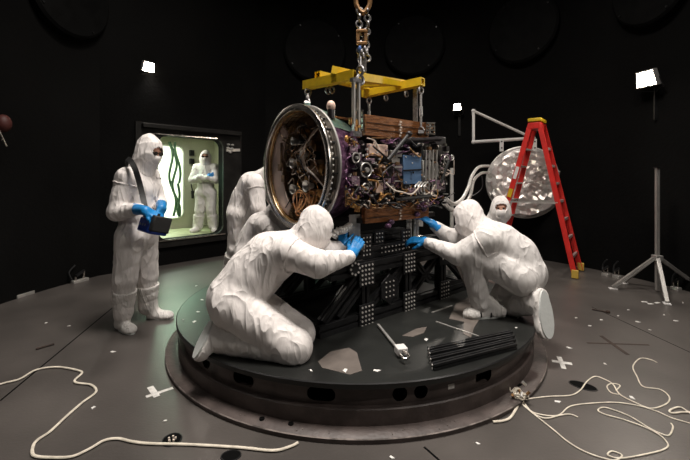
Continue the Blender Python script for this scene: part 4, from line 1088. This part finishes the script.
# ------------------------------------------------------------------ foil disc on its wall bracket
fc = P(524.5, 182, 6.75); fn = unit(V(-.30, -1, .05)); fx = unit(np.cross(fn, UP))*-1; fz = np.cross(fx, fn)*1.0
if fz[2] < 0: fz = -fz
RF = .625
foil = empty('foil_disc', fc, 'round disc wrapped in crinkled silver foil hanging behind the red ladder', 'foil disc')
m = MB(); n = 44; nr = 13; v = [fc+fn*.05]; f = []
for i in range(1, nr+1):
    for k in range(n):
        r = RF*i/nr; a = 2*PI*(k+(random.uniform(-.4, .4) if i < nr else 0))/n; r += random.uniform(-.016, .016)*(i < nr); x, z = r*math.cos(a), r*math.sin(a)
        hgt = .05+.016*math.sin(19*x+5*math.sin(13*z))+.014*math.sin(23*z+4*math.sin(17*x+1))+.012*math.sin(41*x+31*z)+random.uniform(-.016, .016)*min(1, .35+r)
        if i == nr: hgt = 0
        v.append(fc+fx*x+fz*z+fn*hgt)
f += [(0, 1+k, 1+(k+1) % n) for k in range(n)]
for i in range(nr-1):
    for k in range(n): f.append((1+i*n+k, 1+(i+1)*n+k, 1+(i+1)*n+(k+1) % n, 1+i*n+(k+1) % n))
m.add(v, f, False); m.lathe([(RF, 0), (RF, -.07), (.001, -.07)], fc, fn, 44); m.build('foil_cover', M_foil, foil, sharp=12)
m = MB(); m.torus(fc-fn*.03, fn, RF+.005, .018, 64, 8); m.build('rim_ring', M_alu, foil)
for px in (501.5, 534.5):
    q = P(px, 147, 6.72); MB().box(q+UP*.03+fn*.02, (.065, .03, .22), [fx, fn, UP]).build('hanger_tab', M_white, foil, bevel=.006)
    qq = q+UP*.03+fn*.036; m = MB()
    for dz in (-.05, .06): MB().cyl(qq+UP*dz, qq+UP*dz+fn*.006, .014, 10).build('tab_bolt', M_anod, foil)
brk = empty('wall_bracket', P(545, 138, 6.95), 'white triangular tube bracket carrying the foil disc', 'bracket')
a, b = P(473.5, 111, 6.65), P(473.5, 142, 6.65); e1, e2 = P(545, 138, 6.9), P(548, 144, 6.95)
e3 = P(472, 142.5, 6.65); a2 = P(551, 137, 6.95)
MB().tube([a, b], .024, 12).build('upright_tube', M_white, brk); MB().tube([b, a2], .028, 12).build('lower_tube', M_white, brk); MB().tube([a, P(549, 146.5-.9, 6.95)], .024, 12).build('upper_tube', M_white, brk)
for q in (a, b): MB().sph(q, .036, 12).build('tube_joint', M_white, brk)
wp = P(551, 140, 7.0); MB().box(wp, (.10, .3, .5), [fx, fn, UP]).build('mounting_plate', M_anod, brk)

# ------------------------------------------------------------------ white pole stand
b = P(657.3, 293, 4.85); b[2] = 0
t = empty('pole_stand', b, 'bare aluminium pole on splayed legs near the dark wall', 'stand')
top = CAMH-(168-HOR)/FPX*b[1]; jz = .44
MB().extr(b+UP*.03, b+UP*top, .036).build('pole', M_alu, t); MB().box(b+UP*(top+.004), (.06, .06, .012)).build('pole_cap', M_anod, t)
for ft in (fl(613, 289), fl(667, 304), fl(702, 291), b+V(-.12, .42, 0)):
    d = unit((ft-b)*V(1, 1, 0)); lg = MB().extr(ft+UP*.025, b+d*.03+UP*jz, .038, up=np.cross(d, UP)).build('leg', M_alu, t)
    MB().box(ft+UP*.006, (.09, .07, .012), [d, np.cross(UP, d), UP]).build('foot', M_white, lg, bevel=.002)
MB().box(b+UP*jz, (.09, .09, .07)).build('leg_collar', M_alu, t, bevel=.006)
for i, px in enumerate(((644, 302), (650, 304), (657, 303))): 
    p = fl(*px); tag(MB().prism([(-.03, -.012), (.035, -.016), (.03, .015), (-.02, .018)], p, unit(V(1, .3*i-.2, 0)), unit(V(-.3*i+.2, 1, 0)), UP, .004).build('paper_scrap', M_paper, at=p), 'white scrap on the floor at the front foot of the pole stand', 'scrap', 'scraps at the pole stand')
# ------------------------------------------------------------------ the workers
def jo(**k): return {a: np.asarray(b, float) for a, b in k.items()}
RIGHT = V(1, 0, 0)
# A: standing worker with the control box
aR, aL = fl(121, 327), fl(150, 316.5)
J = jo(pel=P(137, 234, 3.72), chest=P(140, 190, 3.72), head=P(150.5, 151.5, 3.70), shL=P(149, 176, 3.88), shR=P(127, 178, 3.56),
       hipL=P(144, 236, 3.82), hipR=P(130, 237, 3.62), kneL=P(147, 275, 3.88), kneR=P(125, 279, 3.62), ankL=P(147, 307, 3.93), ankR=P(123, 314, 3.66),
       elbL=P(158, 203, 3.86), elbR=P(117, 212, 3.52), wriL=P(161, 209, 3.66), wriR=P(140, 209, 3.42))
fA = unit(V(.93, -.30, -.42))
devc = P(154, 224, 3.42)
person('person', J, fA, (.25, 0, 1), 'white-suited worker standing at the platform\'s edge with a strapped blue control box', glasses=True, seed=1.3, h=.013, girth=1.0, zipper=True,
       gloves=(dict(wrist=P(145, 210.5, 3.33), fdir=(.85, .25, -.45), pnorm=(.25, -.5, .85), thumb=-1, curl=.55, sc=1.15, cuff=P(136, 209, 3.44)),
               dict(wrist=P(162, 207.5, 3.56), fdir=(-.05, -.55, -.75), pnorm=(.75, .1, .6), thumb=1, curl=.6, sc=1.15, cuff=P(161, 205, 3.72))),
       boots=(dict(heel=fl(119, 327), toe=fl(133, 334.5), ankle=P(123.5, 312, 3.67), up=(0, 0, 1)), dict(heel=fl(147, 318.5), toe=fl(173, 318.5), ankle=P(148.5, 304, 3.93), up=(0, 0, 1))))
dx = unit(V(.78, -.62, -.05)); dz = unit(V(.25, .15, 1)); dy = unit(np.cross(dz, dx)); dz = np.cross(dx, dy)
dev = empty('control_box', devc-V(0, 0, .09), 'blue and black control box slung at the standing worker\'s waist', 'control box')
MB().box(devc-dz*.02, (.25, .16, .13), [dx, dy, dz]).build('case', M_devb, dev, bevel=.015)
MB().box(devc+dz*.052, (.20, .14, .03), [dx, dy, dz]).build('top_panel', M_black, dev, bevel=.008)
MB().box(devc+dx*.115+dz*.01, (.06, .165, .14), [dx, dy, dz]).build('end_grip', M_black, dev, bevel=.012)
m = MB()
for k in range(3): m.cyl(devc+dz*.06+dx*(.0+.05*k)-dy*.03, devc+dz*.10+dx*(.0+.05*k)-dy*.03, .012, 10)
m.build('joystick', M_black, dev)
m = MB()
for k in range(3): m.cyl(devc-dy*.076+dx*(-.08+.045*k)-dz*.02, devc-dy*.082+dx*(-.08+.045*k)-dz*.02, .012, 10)
m.build('button', M_alu, dev)
q = [P(146, 212, 3.36), P(143.5, 200, 3.46), P(140, 185, 3.49), P(135.5, 170, 3.45), P(131, 161.5, 3.47), P(127.5, 159, 3.56), P(127, 162, 3.72), P(132, 172, 3.87)]
pp = smooth_path(q, 8); m = MB(); v = []; f = []
for i, p in enumerate(pp):
    t = unit(pp[min(i+1, len(pp)-1)]-pp[max(i-1, 0)]); out = unit(p-(P(138, 185, 3.7)+V(0, 0, p[2]-P(138, 185, 3.7)[2])*.7)); s = unit(np.cross(t, out))
    v += [p+s*.024+out*.006, p-s*.024+out*.006, p-s*.024-out*.002, p+s*.024-out*.002]
for i in range(len(pp)-1):
    for k in range(4): f.append((4*i+k, 4*i+(k+1) % 4, 4*i+4+(k+1) % 4, 4*i+4+k))
m.add(v, f, True); m.build('shoulder_strap', M_black, dev)

# B: worker with crossed arms in the airlock
c = dp(.52, .62, .40); k_ = FPX/c[1]
def Q(x, y, z): return c+V(x, y, z)
J = jo(pel=Q(0, 0, .80), chest=Q(0, 0, 1.14), head=Q(.0, -.03, 1.47), shL=Q(.17, 0, 1.26), shR=Q(-.17, 0, 1.26), hipL=Q(.09, 0, .76), hipR=Q(-.09, 0, .76),
       kneL=Q(.11, -.02, .42), kneR=Q(-.11, -.02, .42), ankL=Q(.13, 0, .10), ankR=Q(-.14, 0, .10), elbL=Q(.23, -.10, 1.02), elbR=Q(-.23, -.10, 1.02), wriL=Q(-.06, -.22, 1.08), wriR=Q(.09, -.20, 1.06))
person('person', J, (.25, -1, -.05), (0, 0, 1), 'white-suited worker standing with crossed arms inside the green airlock', glasses=True, seed=4., h=.015, girth=.92, zipper=True, suit=M_suit2, head_r=.92,
       gloves=(dict(wrist=Q(.09, -.20, 1.06), fdir=(.75, .35, .5), pnorm=(.4, -1, .1), thumb=1, curl=.3, h=.007), dict(wrist=Q(-.06, -.20, 1.07), fdir=(-.8, .5, -.2), pnorm=(-.2, -1, .2), thumb=-1, curl=.4, h=.007)),
       boots=(dict(heel=Q(-.16, .04, .0), toe=Q(-.21, -.22, .0), ankle=Q(-.17, 0, .12), up=(0, 0, 1)), dict(heel=Q(.16, .04, .0), toe=Q(.23, -.20, .0), ankle=Q(.17, 0, .12), up=(0, 0, 1))))

# C: worker bending behind the ring
J = jo(pel=P(241, 211, 4.34), chest=P(253, 186, 4.26), head=P(279, 168, 4.14), shL=P(262, 182, 4.38), shR=P(256, 184, 4.11), hipL=P(243, 214, 4.44), hipR=P(239, 214, 4.24),
       kneL=P(240, 246, 4.46), kneR=P(237, 248, 4.26), ankL=P(243, 274, 4.48), ankR=P(232, 272, 4.32), elbL=P(275, 200, 4.36), elbR=P(258, 208, 4.04), wriL=P(290, 205, 4.31), wriR=P(266, 222, 4.02))
person('person', J, (.95, -.2, -.5), (.5, 0, 1), 'white-suited worker bending forward behind the big steel ring', seed=2.2, h=.015, girth=.98,
       gloves=(dict(wrist=P(266, 222, 4.02), fdir=(.8, 0, -.5), pnorm=(.3, -.8, .4), thumb=-1, curl=.5, h=.007), dict(wrist=P(291, 205, 4.31), fdir=(.9, 0, -.2), pnorm=(.2, -.3, 1), thumb=1, curl=.5, h=.007)),
       boots=(dict(heel=pt(227, 280), toe=pt(248, 283), ankle=P(230, 270, 4.32), up=(0, 0, 1)), dict(heel=pt(240, 275), toe=pt(260, 277), ankle=P(243, 266, 4.48), up=(0, 0, 1))))

# D: worker crouching low between the bending worker and the ring
J = jo(pel=P(250, 250, 3.78), chest=P(262, 228, 3.74), head=P(283, 217, 3.72), shL=P(271, 224, 3.90), shR=P(266, 225, 3.60), hipL=P(252, 254, 3.88), hipR=P(248, 255, 3.68),
       kneL=P(278, 256, 3.95), kneR=P(272, 262, 3.66), ankL=P(258, 285, 3.92), ankR=P(250, 285, 3.72), elbL=P(284, 236, 3.95), elbR=P(278, 238, 3.54), wriL=P(290, 232, 3.9), wriR=P(288, 234, 3.6))
person('person', J, (.95, -.1, .1), (0, 0, 1), 'white-suited worker crouching low behind the kneeling worker\'s back', seed=3.4, h=.015, girth=.95,
       gloves=(dict(wrist=P(289, 233.5, 3.6), fdir=(.8, 0, .4), pnorm=(.1, -.9, .1), thumb=1, curl=.5, h=.007), dict(wrist=P(291, 231.5, 3.9), fdir=(.8, 0, .4), pnorm=(.1, -.9, .1), thumb=1, curl=.5, h=.007)),
       boots=(dict(heel=pt(246, 294), toe=pt(271, 294), ankle=P(250, 282, 3.74), up=(0, 0, 1)), dict(heel=pt(254, 287), toe=pt(278, 288), ankle=P(257, 278, 3.94), up=(0, 0, 1))))

# E: kneeling worker in front, reaching for the near support posts
J = jo(mid=P(254, 274, 2.69), pel=P(233, 297, 2.64), chest=P(270, 258, 2.70), head=P(317, 230.5, 2.74), shL=P(304, 243, 2.92), shR=P(286, 252, 2.60), hipL=P(248, 300, 2.78), hipR=P(233, 306, 2.56),
       kneL=P(298, 334, 2.66), kneR=P(294, 347, 2.46), ankL=P(246, 338, 2.80), ankR=P(222, 342, 2.56), elbL=P(327, 252, 2.95), elbR=P(318, 264, 2.52), wriL=P(340, 247, 3.02), wriR=P(349, 257, 2.80))
person('person', J, (.80, .30, -.55), (.55, .2, .8), 'white-suited worker kneeling on the platform with back turned, reaching to the post', seed=.6, h=.012, girth=1.12, fold=.006, head_r=1.02,
       gloves=(dict(wrist=P(351.5, 254.5, 2.84), fdir=(.5, .55, .75), pnorm=(.2, -.75, .5), thumb=1, curl=.5, cuff=P(345, 258, 2.77), sc=1.08, h=.005), dict(wrist=P(341, 246, 3.02), fdir=(.15, .3, .9), pnorm=(-.6, -.7, .1), thumb=-1, curl=.5, cuff=P(337, 248, 3.0), sc=1.05)),
       boots=(dict(heel=P(211, 320, 2.56), toe=P(193, 357, 2.48), ankle=P(221, 338, 2.56), up=(.72, .5, .45), k=1.35), dict(heel=P(236, 320, 2.86), toe=P(226, 346, 2.80), ankle=P(244, 335, 2.8), up=(.85, .25, .25))))

# F: squatting worker on the other side
J = jo(mid=P(515, 255, 3.25), pel=P(526, 273, 3.22), chest=P(499, 243, 3.27), head=P(466.5, 219.5, 3.36), shL=P(487, 240, 3.12), shR=P(484, 229, 3.44), hipL=P(521, 279, 3.12), hipR=P(518, 277, 3.34),
       kneL=P(470, 252, 3.18), kneR=P(498, 306, 3.40), ankL=P(480, 303, 3.20), ankR=P(533, 305, 3.08), elbL=P(458, 255, 3.20), elbR=P(452, 239, 3.52), wriL=P(428, 243, 3.38), wriR=P(435, 226, 3.53))
person('person', J, (-.85, .30, -.45), (-.45, .2, .85), 'white-suited worker squatting by the stand end, both blue gloves raised', seed=5.1, h=.013, girth=1.04, fold=.006, suit=M_suit2, tall_boots=False,
       gloves=(dict(wrist=P(425.5, 241, 3.40), fdir=(-.85, .2, .05), pnorm=(.1, -.5, .85), thumb=1, curl=.45, cuff=P(431, 244, 3.36), sc=1.05), dict(wrist=P(433, 224, 3.52), fdir=(-.85, .1, .55), pnorm=(.3, -.5, .8), thumb=-1, curl=.35, cuff=P(438, 228, 3.52), sc=1.05)),
       boots=(dict(heel=pt(505, 316), toe=pt(464, 318), ankle=P(483, 300, 3.20), up=(0, 0, 1)), dict(heel=P(544, 291, 2.98), toe=P(550, 338, 2.90), ankle=P(531, 303, 3.06), up=(-.40, .90, .05), k=1.4)))

# G: worker crouching far behind, mostly hidden
c = V(1.94, 4.72, 0)
J = jo(pel=Q(-.09, .20, .35), chest=Q(-.14, .12, .66), head=Q(-.04, -.08, 1.085), shL=Q(-.02, .06, .80), shR=Q(-.26, .08, .80), hipL=Q(.02, .20, .33), hipR=Q(-.20, .20, .33), kneL=Q(.10, -.20, .50), kneR=Q(-.26, -.18, .50),
       ankL=Q(.08, .06, .1), ankR=Q(-.24, .08, .1), elbL=Q(.10, -.14, .60), elbR=Q(-.30, -.12, .58), wriL=Q(.02, -.30, .60), wriR=Q(-.16, -.30, .60))
person('person', J, (-.35, -1, -.05), (0, 0, 1), 'white-suited worker whose hooded head peeps over the squatting worker\'s back', seed=6.3, h=.016,
       gloves=(dict(wrist=Q(.01, -.31, .60), fdir=(-.6, -.4, -.1), pnorm=(0, -.2, 1), thumb=-1, curl=.4, h=.007), dict(wrist=Q(-.15, -.31, .59), fdir=(.6, -.4, -.1), pnorm=(0, -.2, 1), thumb=1, curl=.4, h=.007)),
       boots=(dict(heel=Q(.08, .11, 0), toe=Q(.11, -.17, 0), ankle=Q(.08, .06, .12), up=(0, 0, 1)), dict(heel=Q(-.24, .13, 0), toe=Q(-.28, -.15, 0), ankle=Q(-.24, .08, .12), up=(0, 0, 1))))

# ------------------------------------------------------------------ light
def area(name, loc, tgt, size, power, col=(1, .93, .86), spread=PI):
    l = bpy.data.lights.new(name, 'AREA'); l.energy = power; l.size = size; l.color = col; l.shape = 'DISK'; l.spread = spread
    o = bpy.data.objects.new(name, l); COL.objects.link(o); o.location = tuple(loc)
    o.rotation_euler = Vector(np.asarray(tgt)-np.asarray(loc)).to_track_quat('-Z', 'Y').to_euler(); return o
def spot(name, loc, tgt, power, ang, col=(1, .93, .85), r=.06, blend=.6):
    l = bpy.data.lights.new(name, 'SPOT'); l.energy = power; l.spot_size = math.radians(ang); l.spot_blend = blend; l.color = col; l.shadow_soft_size = r
    o = bpy.data.objects.new(name, l); COL.objects.link(o); o.location = tuple(loc)
    o.rotation_euler = Vector(np.asarray(tgt)-np.asarray(loc)).to_track_quat('-Z', 'Y').to_euler(); return o
area('overhead_lamp', (-.2, 2.6, 7.2), (0, 3.0, 0), 1.6, 235, spread=2.3)
area('overhead_lamp', (1.8, 1.6, 6.6), (.6, 3.0, .3), 1.0, 80, spread=2.2)
spot('flood_lamp', (-2.7, .95, 2.7), (-.3, 3.2, .9), 250, 82)
spot('flood_lamp', (2.6, .75, 3.0), (.6, 3.2, .8), 100, 75)
for c, n, s in FLOOD: spot('flood_lamp', c+n*.02, (c+n*2)*V(1, 1, 0)+V(0, 0, .7), 45*s, 120)
area('airlock_lamp', dp(-.1, .7, 2.25), dp(.1, .6, .4), .5, 9, (1, 1, .88))
area('airlock_lamp', dp(.0, T1+.9, 2.5), dp(0, T1+.9, .3), .8, 95, (.90, 1, .86))
spot('airlock_lamp', dp(.05, .9, 2.0), DO+DN*1.6+V(.35, 0, 0), 75, 62, (.45, 1, .62), .15)
w = bpy.data.worlds.new('chamber_air'); SC.world = w; w.use_nodes = True
w.node_tree.nodes['Background'].inputs[0].default_value = (.5, .5, .52, 1); w.node_tree.nodes['Background'].inputs[1].default_value = .02

# ------------------------------------------------------------------ camera and view
cam = bpy.data.cameras.new('camera'); cam.sensor_width = 36; cam.lens = FPX/690*36; cam.shift_y = -(230-HOR)/690; cam.clip_start = .05
co = bpy.data.objects.new('camera', cam); COL.objects.link(co); co.location = (0, 0, CAMH); co.rotation_euler = (PI/2, 0, 0); SC.camera = co
SC.view_settings.view_transform = 'Standard'; SC.view_settings.look = 'None'; SC.view_settings.gamma = 1; SC.view_settings.exposure = .14; SC.view_settings.use_curve_mapping = False
